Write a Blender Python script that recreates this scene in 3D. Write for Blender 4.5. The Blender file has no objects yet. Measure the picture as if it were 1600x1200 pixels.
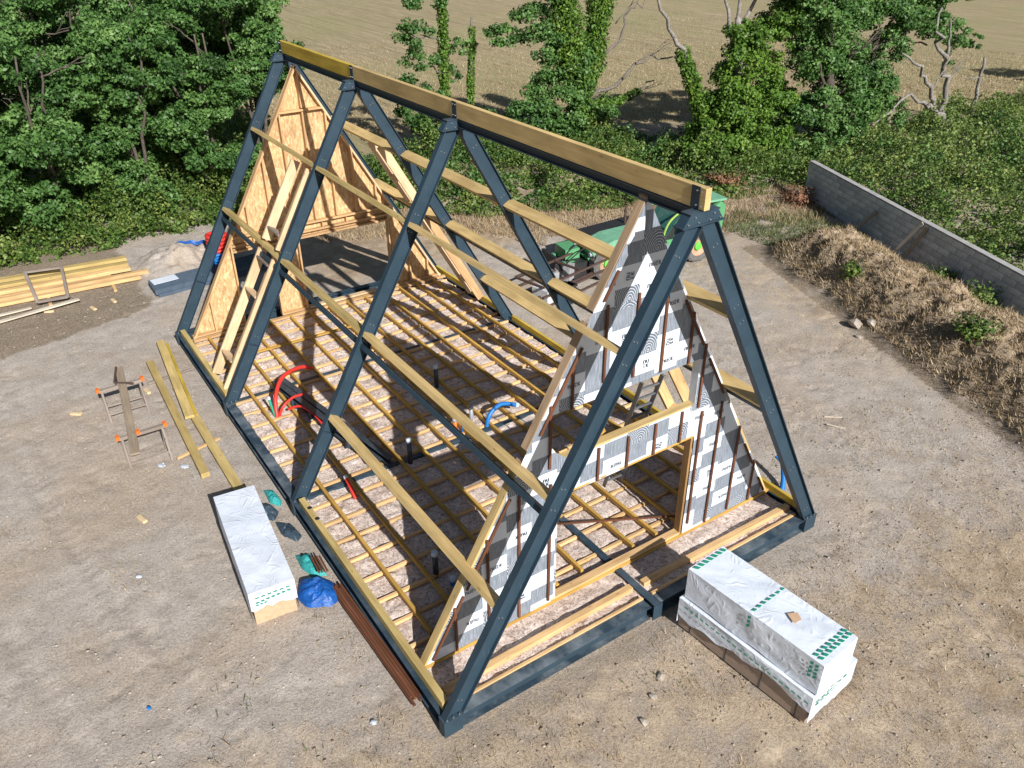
import bpy, math, random
import numpy as np
from mathutils import Vector, Matrix

random.seed(7)
rng = np.random.default_rng(7)
sc = bpy.context.scene
COL = sc.collection

# ------------------------------------------------------------------ camera
cam_d = bpy.data.cameras.new("camera")
cam_d.sensor_width = 36.0
cam_d.lens = 1264.1 / 1600.0 * 36.0
cam_d.clip_start = 0.1
cam_d.clip_end = 2000
cam = bpy.data.objects.new("camera", cam_d)
COL.objects.link(cam)
_yaw, _pit, _rol = 2.5530, -0.5414, -0.0060
_d = Vector((math.cos(_yaw)*math.cos(_pit), math.sin(_yaw)*math.cos(_pit), math.sin(_pit)))
_r = _d.cross(Vector((0, 0, 1))).normalized()
_u = _r.cross(_d)
_r2 = _r*math.cos(_rol) + _u*math.sin(_rol)
_u2 = -_r*math.sin(_rol) + _u*math.cos(_rol)
cam.matrix_world = Matrix(((_r2.x, _u2.x, -_d.x, 6.6059), (_r2.y, _u2.y, -_d.y, -7.2401),
                           (_r2.z, _u2.z, -_d.z, 9.9473), (0, 0, 0, 1)))
sc.camera = cam

# ------------------------------------------------------------------ sky, sun, exposure
SUN = Vector((1.565, -0.10, 1.0)).normalized()      # towards the sun
world = bpy.data.worlds.new("World")
sc.world = world
world.use_nodes = True
wn = world.node_tree
wn.nodes.clear()
sky = wn.nodes.new("ShaderNodeTexSky")
sky.sky_type = 'NISHITA'
sky.sun_disc = False
sky.sun_elevation = math.asin(SUN.z)
sky.sun_rotation = math.atan2(SUN.x, SUN.y)
bg = wn.nodes.new("ShaderNodeBackground")
bg.inputs[1].default_value = 0.05
wo = wn.nodes.new("ShaderNodeOutputWorld")
wn.links.new(sky.outputs[0], bg.inputs[0])
wn.links.new(bg.outputs[0], wo.inputs[0])
sun_d = bpy.data.lights.new("sun", 'SUN')
sun_d.energy = 5.0
sun_d.angle = math.radians(0.5)
sun_d.color = (1.0, 0.965, 0.93)
sun = bpy.data.objects.new("sun", sun_d)
COL.objects.link(sun)
sun.rotation_euler = SUN.to_track_quat('Z', 'Y').to_euler()
sun.location = (30, -2, 25)
vs = sc.view_settings
vs.view_transform = 'Standard'
vs.look = 'None'
vs.exposure = 0.45
vs.gamma = 1.0
vs.use_curve_mapping = False

G = -0.32            # ground level
W2 = 4.0             # half width of the frame
H = 6.977            # height where the two roof planes meet
FX = [-14.346, -10.10, -5.844, 0.0]      # +x edges of the four portal frames
SL = Vector((0, W2, H)).normalized()     # up a left rafter

# ------------------------------------------------------------------ helpers
WM = {}


def tag(o, label=None, cat=None, group=None, kind=None):
    if label: o['label'] = label
    if cat: o['category'] = cat
    if group: o['group'] = group
    if kind: o['kind'] = kind
    return o


def link(o, parent=None, world=None):
    COL.objects.link(o)
    world = world if world is not None else Matrix.Identity(4)
    if parent is not None:
        o.parent = parent
        o.matrix_basis = WM[parent.name].inverted() @ world
    else:
        o.matrix_basis = world
    WM[o.name] = world.copy()
    return o


def empty(name, loc, label=None, cat=None, group=None, rz=0.0, parent=None):
    o = bpy.data.objects.new(name, None)
    o.empty_display_size = 0.2
    link(o, parent, Matrix.Translation(Vector(loc)) @ Matrix.Rotation(rz, 4, 'Z'))
    return tag(o, label, cat, group)


def from_arrays(name, V, F, mat, parent=None, world=None, center=True, matidx=None, attrs=None, smooth=False):
    """V: world coordinates (n,3); F: list of faces or (m,k) array."""
    V = np.asarray(V, dtype=np.float64)
    if world is None:
        if center:
            c = (V.min(0) + V.max(0)) / 2
        else:
            c = np.zeros(3)
        world = Matrix.Translation(Vector(c))
        V = V - c
    me = bpy.data.meshes.new(name)
    if isinstance(F, np.ndarray):
        k = F.shape[1]
        me.vertices.add(len(V)); me.loops.add(F.size); me.polygons.add(len(F))
        me.vertices.foreach_set("co", V.astype(np.float32).ravel())
        me.loops.foreach_set("vertex_index", F.astype(np.int32).ravel())
        me.polygons.foreach_set("loop_start", np.arange(0, F.size, k, dtype=np.int32))
        me.polygons.foreach_set("loop_total", np.full(len(F), k, dtype=np.int32))
        me.update(calc_edges=True)
    else:
        me.from_pydata([tuple(v) for v in V], [], F)
    mats = mat if isinstance(mat, (list, tuple)) else [mat]
    for m in mats:
        me.materials.append(m)
    if matidx is not None:
        me.polygons.foreach_set("material_index", np.asarray(matidx, dtype=np.int32))
    if attrs:
        for an, av in attrs.items():
            av = np.asarray(av, dtype=np.float32)
            if av.ndim == 1:
                a = me.attributes.new(an, 'FLOAT', 'POINT'); a.data.foreach_set("value", av)
            else:
                a = me.attributes.new(an, 'FLOAT_COLOR', 'POINT')
                a.data.foreach_set("color", np.hstack([av, np.ones((len(av), 1), np.float32)]).ravel())
    if smooth:
        me.polygons.foreach_set("use_smooth", np.ones(len(me.polygons), dtype=bool))
    me.update()
    o = bpy.data.objects.new(name, me)
    return link(o, parent, world)


class MB:
    """collects simple solids and builds them as one mesh object"""
    def __init__(s):
        s.v = []; s.f = []; s.m = []; s.cur = 0

    def add(s, vs_, fs_):
        b = len(s.v)
        s.v += [tuple(v) for v in vs_]
        s.f += [tuple(i + b for i in f) for f in fs_]
        s.m += [s.cur] * len(fs_)

    def box(s, c, size, R=None):
        c = Vector(c); hx, hy, hz = size[0]/2, size[1]/2, size[2]/2
        R = R or Matrix.Identity(3)
        P = [c + R @ Vector((x*hx, y*hy, z*hz)) for x in (-1, 1) for y in (-1, 1) for z in (-1, 1)]
        s.add(P, [(0, 1, 3, 2), (4, 6, 7, 5), (0, 4, 5, 1), (2, 3, 7, 6), (0, 2, 6, 4), (1, 5, 7, 3)])

    def bar(s, p0, p1, w, h, up=(0, 0, 1)):
        p0 = Vector(p0); p1 = Vector(p1); x = (p1 - p0); L = x.length; x.normalize()
        y = Vector(up).cross(x).normalized(); z = x.cross(y)
        R = Matrix((x, y, z)).transposed()
        s.box((p0 + p1) / 2, (L, w, h), R)

    def tube(s, pts, r, n=8, cap=True):
        pts = [Vector(p) for p in pts]
        rs = r if isinstance(r, (list, tuple)) else [r] * len(pts)
        t0 = (pts[1] - pts[0]).normalized()
        a = t0.orthogonal().normalized()
        V_ = []; F_ = []
        for i, p in enumerate(pts):
            t = (pts[min(i+1, len(pts)-1)] - pts[max(i-1, 0)]).normalized()
            a = (a - t * a.dot(t)).normalized(); b = t.cross(a)
            for k in range(n):
                an = 2*math.pi*k/n
                V_.append(p + (a*math.cos(an) + b*math.sin(an)) * rs[i])
        for i in range(len(pts)-1):
            for k in range(n):
                F_.append((i*n+k, i*n+(k+1) % n, (i+1)*n+(k+1) % n, (i+1)*n+k))
        if cap:
            F_.append(tuple(range(n-1, -1, -1)))
            F_.append(tuple((len(pts)-1)*n+k for k in range(n)))
        s.add(V_, F_)

    def prism(s, poly, ext):
        """poly: list of 3D points (planar), ext: extrusion vector"""
        poly = [Vector(p) for p in poly]; ext = Vector(ext); n = len(poly)
        V_ = poly + [p + ext for p in poly]
        F_ = [tuple(range(n-1, -1, -1)), tuple(range(n, 2*n))]
        for i in range(n):
            F_.append((i, (i+1) % n, n+(i+1) % n, n+i))
        s.add(V_, F_)

    def build(s, name, mat, parent=None, smooth=False, center=True):
        mi = s.m if isinstance(mat, (list, tuple)) else None
        o = from_arrays(name, s.v, s.f, mat, parent, center=center, matidx=mi)
        if smooth:
            o.data.polygons.foreach_set("use_smooth", np.ones(len(o.data.polygons), dtype=bool))
        return o


_beam_cache = {}


def beam(name, p0, p1, w, h, mat, parent=None, up=(0, 0, 1), cham=0.004, label=None):
    """a sawn timber: own object, local X along it, w across, h along 'up'; alike sizes share a mesh"""
    p0 = Vector(p0); p1 = Vector(p1); x = p1 - p0; L = x.length; x.normalize()
    y = Vector(up).cross(x).normalized(); z = x.cross(y)
    M = Matrix((x, y, z)).transposed().to_4x4()
    M.translation = (p0 + p1) / 2
    key = (round(L, 3), round(w, 3), round(h, 3), mat.name)
    me = _beam_cache.get(key)
    if me is None:
        a, b, c = w/2, h/2, cham
        prof = [(-a+c, -b), (a-c, -b), (a, -b+c), (a, b-c), (a-c, b), (-a+c, b), (-a, b-c), (-a, -b+c)]
        V_ = [(-L/2, q[0], q[1]) for q in prof] + [(L/2, q[0], q[1]) for q in prof]
        F_ = [tuple(range(7, -1, -1)), tuple(range(8, 16))] + [(i, (i+1) % 8, 8+(i+1) % 8, 8+i) for i in range(8)]
        me = bpy.data.meshes.new(name); me.from_pydata(V_, [], F_); me.materials.append(mat); me.update()
        _beam_cache[key] = me
    o = bpy.data.objects.new(name, me)
    link(o, parent, M)
    if label: o['label'] = label
    return o


def iprofile(h, b, tf, tw):
    """I section, (across, depth) with depth from 0 to h"""
    return [(-b/2, 0), (b/2, 0), (b/2, tf), (tw/2, tf), (tw/2, h-tf), (b/2, h-tf), (b/2, h), (-b/2, h),
            (-b/2, h-tf), (-tw/2, h-tf), (-tw/2, tf), (-b/2, tf)]


def ibeam(name, p0, p1, h, b, mat, parent=None, up=(0, 0, 1), tf=0.014, tw=0.010):
    """I beam whose top flange face runs p0-p1"""
    p0 = Vector(p0); p1 = Vector(p1); x = (p1-p0).normalized()
    y = Vector(up).cross(x).normalized(); z = x.cross(y)
    pr = iprofile(h, b, tf, tw)
    V_ = [p0 + y*a - z*d for a, d in pr] + [p1 + y*a - z*d for a, d in pr]
    n = 12
    F_ = [(0, 1, 2, 11), (3, 4, 9, 10), (2, 3, 10, 11), (4, 5, 8, 9), (5, 6, 7, 8)]
    F_ = [(11, 2, 1, 0), (10, 9, 4, 3), (8, 7, 6, 5)]
    F_ += [tuple(n+i for i in reversed(f)) for f in F_]
    F_ += [(i, (i+1) % n, n+(i+1) % n, n+i) for i in range(n)]
    return from_arrays(name, [tuple(v) for v in V_], F_, mat, parent)


def vnoise(x, y, seed=0):
    """smooth value noise in numpy"""
    xi = np.floor(x).astype(np.int64); yi = np.floor(y).astype(np.int64)
    xf = x - xi; yf = y - yi

    def h(a, b):
        n = (a * 374761393 + b * 668265263 + seed * 974634777) & 0xFFFFFFFF
        n = ((n ^ (n >> 13)) * 1274126177) & 0xFFFFFFFF
        return ((n ^ (n >> 16)) & 0xFFFF) / 65535.0
    u = xf*xf*(3-2*xf); v = yf*yf*(3-2*yf)
    return ((h(xi, yi)*(1-u) + h(xi+1, yi)*u)*(1-v) + (h(xi, yi+1)*(1-u) + h(xi+1, yi+1)*u)*v)


def fbm(x, y, oct=4, seed=0):
    r = 0; a = 0.5
    for k in range(oct):
        r = r + a * vnoise(x, y, seed + k); x = x*2.03 + 3.1; y = y*2.03 + 1.7; a *= 0.5
    return r / (1 - 0.5**oct)


# ------------------------------------------------------------------ materials
def new_mat(name):
    m = bpy.data.materials.new(name); m.use_nodes = True
    nt = m.node_tree
    b = nt.nodes["Principled BSDF"]
    return m, nt, b


def N(nt, t, **kw):
    n = nt.nodes.new(t)
    for k, v in kw.items():
        setattr(n, k, v)
    return n


def ramp(nt, fac, stops):
    r = N(nt, "ShaderNodeValToRGB")
    cr = r.color_ramp
    while len(cr.elements) < len(stops):
        cr.elements.new(0.5)
    for e, (p, c) in zip(cr.elements, stops):
        e.position = p; e.color = (c[0], c[1], c[2], 1)
    nt.links.new(fac, r.inputs[0])
    return r.outputs[0]


def mixc(nt, fac, a, b, blend='MIX'):
    n = N(nt, "ShaderNodeMix", data_type='RGBA', blend_type=blend)
    for s, v in ((n.inputs[0], fac), (n.inputs[6], a), (n.inputs[7], b)):
        if isinstance(v, (int, float)): s.default_value = v
        elif isinstance(v, tuple): s.default_value = (v[0], v[1], v[2], 1)
        else: nt.links.new(v, s)
    return n.outputs[2]


def math_n(nt, op, a, b=None, c=None):
    n = N(nt, "ShaderNodeMath", operation=op)
    for i, v in enumerate((a, b, c)):
        if v is None: continue
        if isinstance(v, (int, float)): n.inputs[i].default_value = v
        else: nt.links.new(v, n.inputs[i])
    return n.outputs[0]


def noise_n(nt, vec, scale, detail=4, rough=0.55, out=0):
    n = N(nt, "ShaderNodeTexNoise")
    n.inputs["Scale"].default_value = scale; n.inputs["Detail"].default_value = detail
    n.inputs["Roughness"].default_value = rough
    nt.links.new(vec, n.inputs["Vector"])
    return n.outputs[out]


def objvec(nt, scale=(1, 1, 1), rot=(0, 0, 0)):
    tc = N(nt, "ShaderNodeTexCoord"); mp = N(nt, "ShaderNodeMapping")
    mp.inputs["Scale"].default_value = scale; mp.inputs["Rotation"].default_value = rot
    nt.links.new(tc.outputs["Object"], mp.inputs["Vector"])
    return mp.outputs[0]


def bump(nt, b, height, strength, dist=0.01):
    n = N(nt, "ShaderNodeBump"); n.inputs["Strength"].default_value = strength
    n.inputs["Distance"].default_value = dist
    nt.links.new(height, n.inputs["Height"]); nt.links.new(n.outputs[0], b.inputs["Normal"])


def wood_mat(name, c0, c1, rough=0.75, grain=28.0, knots=True, weather=None):
    m, nt, b = new_mat(name)
    oi = N(nt, "ShaderNodeObjectInfo")
    v = objvec(nt, (1.2, grain, grain))
    off = N(nt, "ShaderNodeVectorMath", operation='ADD')
    cmb = N(nt, "ShaderNodeCombineXYZ")
    r50 = math_n(nt, 'MULTIPLY', oi.outputs["Random"], 57.0)
    nt.links.new(r50, cmb.inputs[0]); nt.links.new(r50, cmb.inputs[1])
    nt.links.new(v, off.inputs[0]); nt.links.new(cmb.outputs[0], off.inputs[1])
    g = noise_n(nt, off.outputs[0], 1.0, 5, 0.6)
    col = ramp(nt, g, [(0.28, c0), (0.72, c1)])
    v2 = objvec(nt, (0.9, 3, 3))
    off2 = N(nt, "ShaderNodeVectorMath", operation='ADD')
    nt.links.new(v2, off2.inputs[0]); nt.links.new(cmb.outputs[0], off2.inputs[1])
    big = noise_n(nt, off2.outputs[0], 1.3, 3)
    bigc = ramp(nt, big, [(0.35, (0.80, 0.78, 0.74)), (0.65, (1.12, 1.1, 1.08))])
    col = mixc(nt, 1.0, col, bigc, 'MULTIPLY')
    rv = ramp(nt, oi.outputs["Random"], [(0.0, (0.86, 0.85, 0.84)), (1.0, (1.12, 1.12, 1.1))])
    col = mixc(nt, 1.0, col, rv, 'MULTIPLY')
    if knots:
        kn = N(nt, "ShaderNodeTexVoronoi"); kn.inputs["Scale"].default_value = 3.2
        kv = objvec(nt, (0.7, 2.2, 2.2))
        ko = N(nt, "ShaderNodeVectorMath", operation='ADD')
        nt.links.new(kv, ko.inputs[0]); nt.links.new(cmb.outputs[0], ko.inputs[1])
        nt.links.new(ko.outputs[0], kn.inputs["Vector"])
        km = ramp(nt, kn.outputs["Distance"], [(0.05, (0.55, 0.45, 0.35)), (0.11, (1, 1, 1))])
        col = mixc(nt, 0.8, col, km, 'MULTIPLY')
    nt.links.new(col, b.inputs["Base Color"])
    b.inputs["Roughness"].default_value = rough
    b.inputs["Specular IOR Level"].default_value = 0.3
    bump(nt, b, g, 0.35, 0.004)
    return m


M_glulam = wood_mat("glulam_spruce", (0.50, 0.36, 0.155), (0.63, 0.475, 0.225))
M_treated = wood_mat("treated_yellow_timber", (0.40, 0.30, 0.115), (0.55, 0.43, 0.19))
M_yellow = wood_mat("bright_yellow_timber", (0.42, 0.29, 0.035), (0.58, 0.43, 0.07))
M_batten = wood_mat("ochre_joist_timber", (0.42, 0.245, 0.045), (0.60, 0.38, 0.10))
M_jamb = wood_mat("shaded_brown_jamb_timber", (0.24, 0.135, 0.055), (0.34, 0.205, 0.09))  # darker than the other studs: the jamb's shade is put into the colour
M_joist = wood_mat("raw_joist_timber", (0.52, 0.33, 0.15), (0.74, 0.51, 0.27))
M_pale = wood_mat("pale_stud_timber", (0.52, 0.37, 0.22), (0.72, 0.54, 0.36))
M_stud = wood_mat("gable_stud_timber", (0.45, 0.285, 0.14), (0.64, 0.43, 0.23))
M_rake = wood_mat("grey_brown_rake_timber", (0.29, 0.20, 0.125), (0.44, 0.32, 0.21))
M_brown = wood_mat("red_brown_treated_batten", (0.09, 0.035, 0.018), (0.17, 0.068, 0.035), knots=False)
M_old = wood_mat("weathered_plank", (0.26, 0.21, 0.155), (0.38, 0.31, 0.235))
M_grey_wood = wood_mat("grey_trestle_timber", (0.20, 0.17, 0.15), (0.31, 0.27, 0.24))
M_white_wood = wood_mat("whitish_plank", (0.55, 0.50, 0.41), (0.75, 0.69, 0.58), knots=False)


def steel_mat(name, c, rough=0.42, dust=0.25, dustc=(0.23, 0.25, 0.26)):
    m, nt, b = new_mat(name)
    tc = N(nt, "ShaderNodeTexCoord")
    n1 = noise_n(nt, tc.outputs["Object"], 2.2, 5, 0.6)
    n2 = noise_n(nt, tc.outputs["Object"], 26, 3, 0.6)
    col = ramp(nt, n1, [(0.3, tuple(x*0.86 for x in c)), (0.7, tuple(x*1.16 for x in c))])
    geo = N(nt, "ShaderNodeNewGeometry")
    sep = N(nt, "ShaderNodeSeparateXYZ"); nt.links.new(geo.outputs["Normal"], sep.inputs[0])
    up = ramp(nt, sep.outputs[2], [(0.75, (0, 0, 0)), (0.98, (1, 1, 1))])
    dm = math_n(nt, 'MULTIPLY', up, math_n(nt, 'MULTIPLY', ramp(nt, n1, [(0.42, (0, 0, 0)), (0.7, (1, 1, 1))]), dust*2.2))
    col = mixc(nt, dm, col, dustc)
    sp = ramp(nt, n2, [(0.70, (0, 0, 0)), (0.76, (1, 1, 1))])
    col = mixc(nt, math_n(nt, 'MULTIPLY', sp, 0.30), col, dustc)
    n3 = noise_n(nt, objvec(nt, (9, 9, 1.5)), 3.0, 5, 0.7)
    col = mixc(nt, math_n(nt, 'MULTIPLY', ramp(nt, n3, [(0.62, (0, 0, 0)), (0.72, (1, 1, 1))]), 0.22), col, dustc)
    nt.links.new(col, b.inputs["Base Color"])
    nt.links.new(ramp(nt, n1, [(0.3, (rough-.06,)*3), (0.7, (rough+.1,)*3)]), b.inputs["Roughness"])
    b.inputs['Specular IOR Level'].default_value = 0.35
    bump(nt, b, n1, 0.06, 0.01)
    return m


M_steel = steel_mat("blue_grey_painted_steel", (0.024, 0.048, 0.070), rough=0.5, dust=0.10)
M_steel_dusty = steel_mat("dusty_blue_grey_steel", (0.026, 0.048, 0.068), rough=0.6, dust=0.35, dustc=(0.20, 0.23, 0.25))
M_steel_dark = steel_mat("dark_steel", (0.022, 0.034, 0.048), dust=0.1)


def plain(name, c, rough=0.6, var=0.15, scale=6.0, metallic=0.0, bmp=0.0, spec=0.5, coat=0.0):
    m, nt, b = new_mat(name)
    tc = N(nt, "ShaderNodeTexCoord")
    n1 = noise_n(nt, tc.outputs["Object"], scale, 5, 0.6)
    nt.links.new(ramp(nt, n1, [(0.3, tuple(x*(1-var) for x in c)), (0.7, tuple(min(1, x*(1+var)) for x in c))]), b.inputs["Base Color"])
    b.inputs["Roughness"].default_value = rough; b.inputs["Metallic"].default_value = metallic
    b.inputs["Specular IOR Level"].default_value = spec
    if bmp: bump(nt, b, n1, bmp, 0.02)
    return m


M_bolt = plain("zinc_bolt", (0.45, 0.47, 0.5), 0.35, metallic=0.8)
M_white_cap = plain("white_plastic_cap", (0.55, 0.62, 0.72), 0.5, 0.05)
M_pipe = plain("anthracite_pipe", (0.035, 0.042, 0.055), 0.4, 0.1)
M_pipe_grey = plain("grey_pipe", (0.30, 0.33, 0.37), 0.45, 0.1)
M_red = plain("red_conduit", (0.62, 0.035, 0.025), 0.45, 0.12)
M_blue = plain("blue_conduit", (0.01, 0.16, 0.50), 0.45, 0.12)
M_green_pipe = plain("green_conduit", (0.01, 0.30, 0.18), 0.5, 0.1)
M_orange = plain("orange_plastic", (0.75, 0.16, 0.02), 0.5, 0.1)
M_tarp = plain("blue_tarpaulin", (0.008, 0.085, 0.33), 0.45, 0.35, 9, bmp=0.8)
M_teal = plain("teal_netting", (0.03, 0.32, 0.31), 0.7, 0.35, 30, bmp=0.5)
M_dark_sheet = plain("dark_blue_sheet", (0.035, 0.06, 0.085), 0.55, 0.3, 12, bmp=0.6)
M_alu = plain("dull_aluminium", (0.16, 0.17, 0.18), 0.45, 0.15, metallic=0.3)
M_rust = plain("rusty_steel", (0.075, 0.045, 0.035), 0.8, 0.4, 14)
M_tgreen = plain("green_machine_paint", (0.10, 0.31, 0.14), 0.4, 0.12, 5)
M_taqua = plain("faded_aqua_machine_paint", (0.17, 0.39, 0.25), 0.45, 0.15, 5)
M_tlime = plain("lime_wheel_hub_paint", (0.12, 0.60, 0.06), 0.45, 0.1)
M_tdark = plain("black_machine_parts", (0.02, 0.02, 0.022), 0.6, 0.3)
M_tyre = plain("dusty_tyre_rubber", (0.12, 0.115, 0.11), 0.9, 0.3, 14, bmp=0.4)
M_rim = plain("peach_dusty_rim", (0.45, 0.27, 0.18), 0.7, 0.2)
M_glass, _nt, _b = new_mat("teal_tinted_cab_glass")
_b.inputs["Base Color"].default_value = (0.06, 0.20, 0.17, 1); _b.inputs["Roughness"].default_value = 0.08
_b.inputs["Alpha"].default_value = 0.75
M_green_tape = plain("green_printed_tape", (0.01, 0.26, 0.16), 0.5, 0.1)
M_ink = plain("dark_print", (0.035, 0.05, 0.07), 0.6, 0.1)
M_chip = plain("light_wood_offcut", (0.62, 0.47, 0.28), 0.8, 0.2)
M_particle = plain("bundle_board_edges", (0.52, 0.35, 0.22), 0.85, 0.12, 14)


def board_stack_mat():
    m, nt, b = new_mat("brown_board_stack")
    w = N(nt, "ShaderNodeTexWave", wave_type='BANDS', bands_direction='Z')
    w.inputs["Scale"].default_value = 9; w.inputs["Distortion"].default_value = 0.4
    nt.links.new(objvec(nt), w.inputs["Vector"])
    n1 = noise_n(nt, objvec(nt, (2, 2, 20)), 3, 4)
    c = ramp(nt, n1, [(0.3, (0.30, 0.22, 0.165)), (0.7, (0.43, 0.33, 0.26))])
    c = mixc(nt, ramp(nt, w.outputs[0], [(0.0, (0.35,)*3), (0.25, (0,)*3)]), c, (0.09, 0.055, 0.035))
    nt.links.new(c, b.inputs["Base Color"]); b.inputs["Roughness"].default_value = 0.85
    bump(nt, b, w.outputs[0], 0.2, 0.01)
    return m


M_boards = board_stack_mat()


def osb_mat():
    m, nt, b = new_mat("osb_board")
    tc = N(nt, "ShaderNodeTexCoord")
    oi = N(nt, "ShaderNodeObjectInfo")
    warp = noise_n(nt, tc.outputs["Object"], 9, 2, out=1)
    wv = N(nt, "ShaderNodeVectorMath", operation='SCALE'); wv.inputs[3].default_value = 0.12
    nt.links.new(warp, wv.inputs[0])
    ad = N(nt, "ShaderNodeVectorMath", operation='ADD')
    nt.links.new(tc.outputs["Object"], ad.inputs[0]); nt.links.new(wv.outputs[0], ad.inputs[1])
    cols = []
    for rot in (0.4, 1.9):
        mp = N(nt, "ShaderNodeMapping"); mp.inputs["Rotation"].default_value = (rot, 0, 0)
        mp.inputs["Scale"].default_value = (1, 2.4, 0.8)
        nt.links.new(ad.outputs[0], mp.inputs[0])
        v = N(nt, "ShaderNodeTexVoronoi"); v.inputs["Scale"].default_value = 12
        nt.links.new(mp.outputs[0], v.inputs["Vector"])
        cols.append(v.outputs["Color"])
    s = N(nt, "ShaderNodeSeparateColor"); nt.links.new(cols[0], s.inputs[0])
    s2 = N(nt, "ShaderNodeSeparateColor"); nt.links.new(cols[1], s2.inputs[0])
    f = math_n(nt, 'MULTIPLY', math_n(nt, 'ADD', s.outputs[0], s2.outputs[1]), 0.5)
    c = ramp(nt, f, [(0.1, (0.40, 0.23, 0.105)), (0.5, (0.55, 0.365, 0.18)), (0.9, (0.72, 0.52, 0.29))])
    big = noise_n(nt, tc.outputs["Object"], 1.4, 4)
    c = mixc(nt, 1.0, c, ramp(nt, big, [(0.3, (0.84, 0.82, 0.80)), (0.7, (1.12, 1.1, 1.08))]), 'MULTIPLY')
    nt.links.new(c, b.inputs["Base Color"]); b.inputs["Roughness"].default_value = 0.7
    bump(nt, b, f, 0.25, 0.004)
    return m


M_osb = osb_mat()


def wool_mat():
    m, nt, b = new_mat("brown_glass_wool")
    v = objvec(nt)
    wp = noise_n(nt, v, 5, 3, out=1)
    wv = N(nt, "ShaderNodeVectorMath", operation='SCALE'); wv.inputs[3].default_value = 0.35
    nt.links.new(wp, wv.inputs[0])
    ad = N(nt, "ShaderNodeVectorMath", operation='ADD')
    nt.links.new(v, ad.inputs[0]); nt.links.new(wv.outputs[0], ad.inputs[1])
    n1 = noise_n(nt, ad.outputs[0], 16, 6, 0.72)
    n2 = noise_n(nt, v, 2.2, 4, 0.6)
    c = ramp(nt, n1, [(0.30, (0.10, 0.065, 0.05)), (0.41, (0.40, 0.32, 0.275)), (0.53, (0.66, 0.58, 0.53)), (0.70, (0.84, 0.80, 0.77))])
    c = mixc(nt, 1.0, c, ramp(nt, n2, [(0.3, (0.88, 0.80, 0.74)), (0.65, (1.1, 1.08, 1.06))]), 'MULTIPLY')
    nt.links.new(c, b.inputs["Base Color"]); b.inputs["Roughness"].default_value = 0.95
    b.inputs["Specular IOR Level"].default_value = 0.1
    bump(nt, b, n1, 1.0, 0.03)
    return m


M_wool = wool_mat()


def plastic_wrap_mat():
    m, nt, b = new_mat("white_wrapping_film")
    v = objvec(nt)
    wp = noise_n(nt, v, 1.8, 2, out=1)
    wv = N(nt, "ShaderNodeVectorMath", operation='SCALE'); wv.inputs[3].default_value = 1.1
    nt.links.new(wp, wv.inputs[0])
    ad = N(nt, "ShaderNodeVectorMath", operation='ADD')
    nt.links.new(v, ad.inputs[0]); nt.links.new(wv.outputs[0], ad.inputs[1])
    mp = N(nt, "ShaderNodeMapping"); mp.inputs["Scale"].default_value = (0.8, 4.2, 2.6)
    nt.links.new(ad.outputs[0], mp.inputs[0])
    n1 = N(nt, "ShaderNodeTexNoise"); n1.noise_type = 'RIDGED_MULTIFRACTAL'
    n1.inputs["Scale"].default_value = 2.6; n1.inputs["Detail"].default_value = 3
    nt.links.new(mp.outputs[0], n1.inputs["Vector"])
    n2 = noise_n(nt, v, 1.5, 3)
    nt.links.new(ramp(nt, n2, [(0.3, (0.60, 0.66, 0.745)), (0.7, (0.69, 0.74, 0.81))]), b.inputs["Base Color"])
    b.inputs["Roughness"].default_value = 0.5
    bump(nt, b, n1.outputs[0], 0.42, 0.035)
    return m


M_film = plastic_wrap_mat()


def concrete_mat():
    m, nt, b = new_mat("grey_concrete_block")
    tc = N(nt, "ShaderNodeTexCoord"); oi = N(nt, "ShaderNodeObjectInfo")
    n1 = noise_n(nt, tc.outputs["Object"], 7, 5, 0.6)
    n2 = noise_n(nt, tc.outputs["Object"], 50, 3, 0.7)
    c = ramp(nt, n1, [(0.3, (0.42, 0.435, 0.45)), (0.7, (0.62, 0.63, 0.64))])
    c = mixc(nt, 1.0, c, ramp(nt, oi.outputs["Random"], [(0, (0.78, 0.79, 0.80)), (1, (1.18, 1.17, 1.15))]), 'MULTIPLY')
    c = mixc(nt, 0.5, c, ramp(nt, n2, [(0.3, (0.7,)*3), (0.6, (1.05,)*3)]), 'MULTIPLY')
    nt.links.new(c, b.inputs["Base Color"]); b.inputs["Roughness"].default_value = 0.95
    bump(nt, b, n2, 0.6, 0.01)
    return m


M_concrete = concrete_mat()


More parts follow.
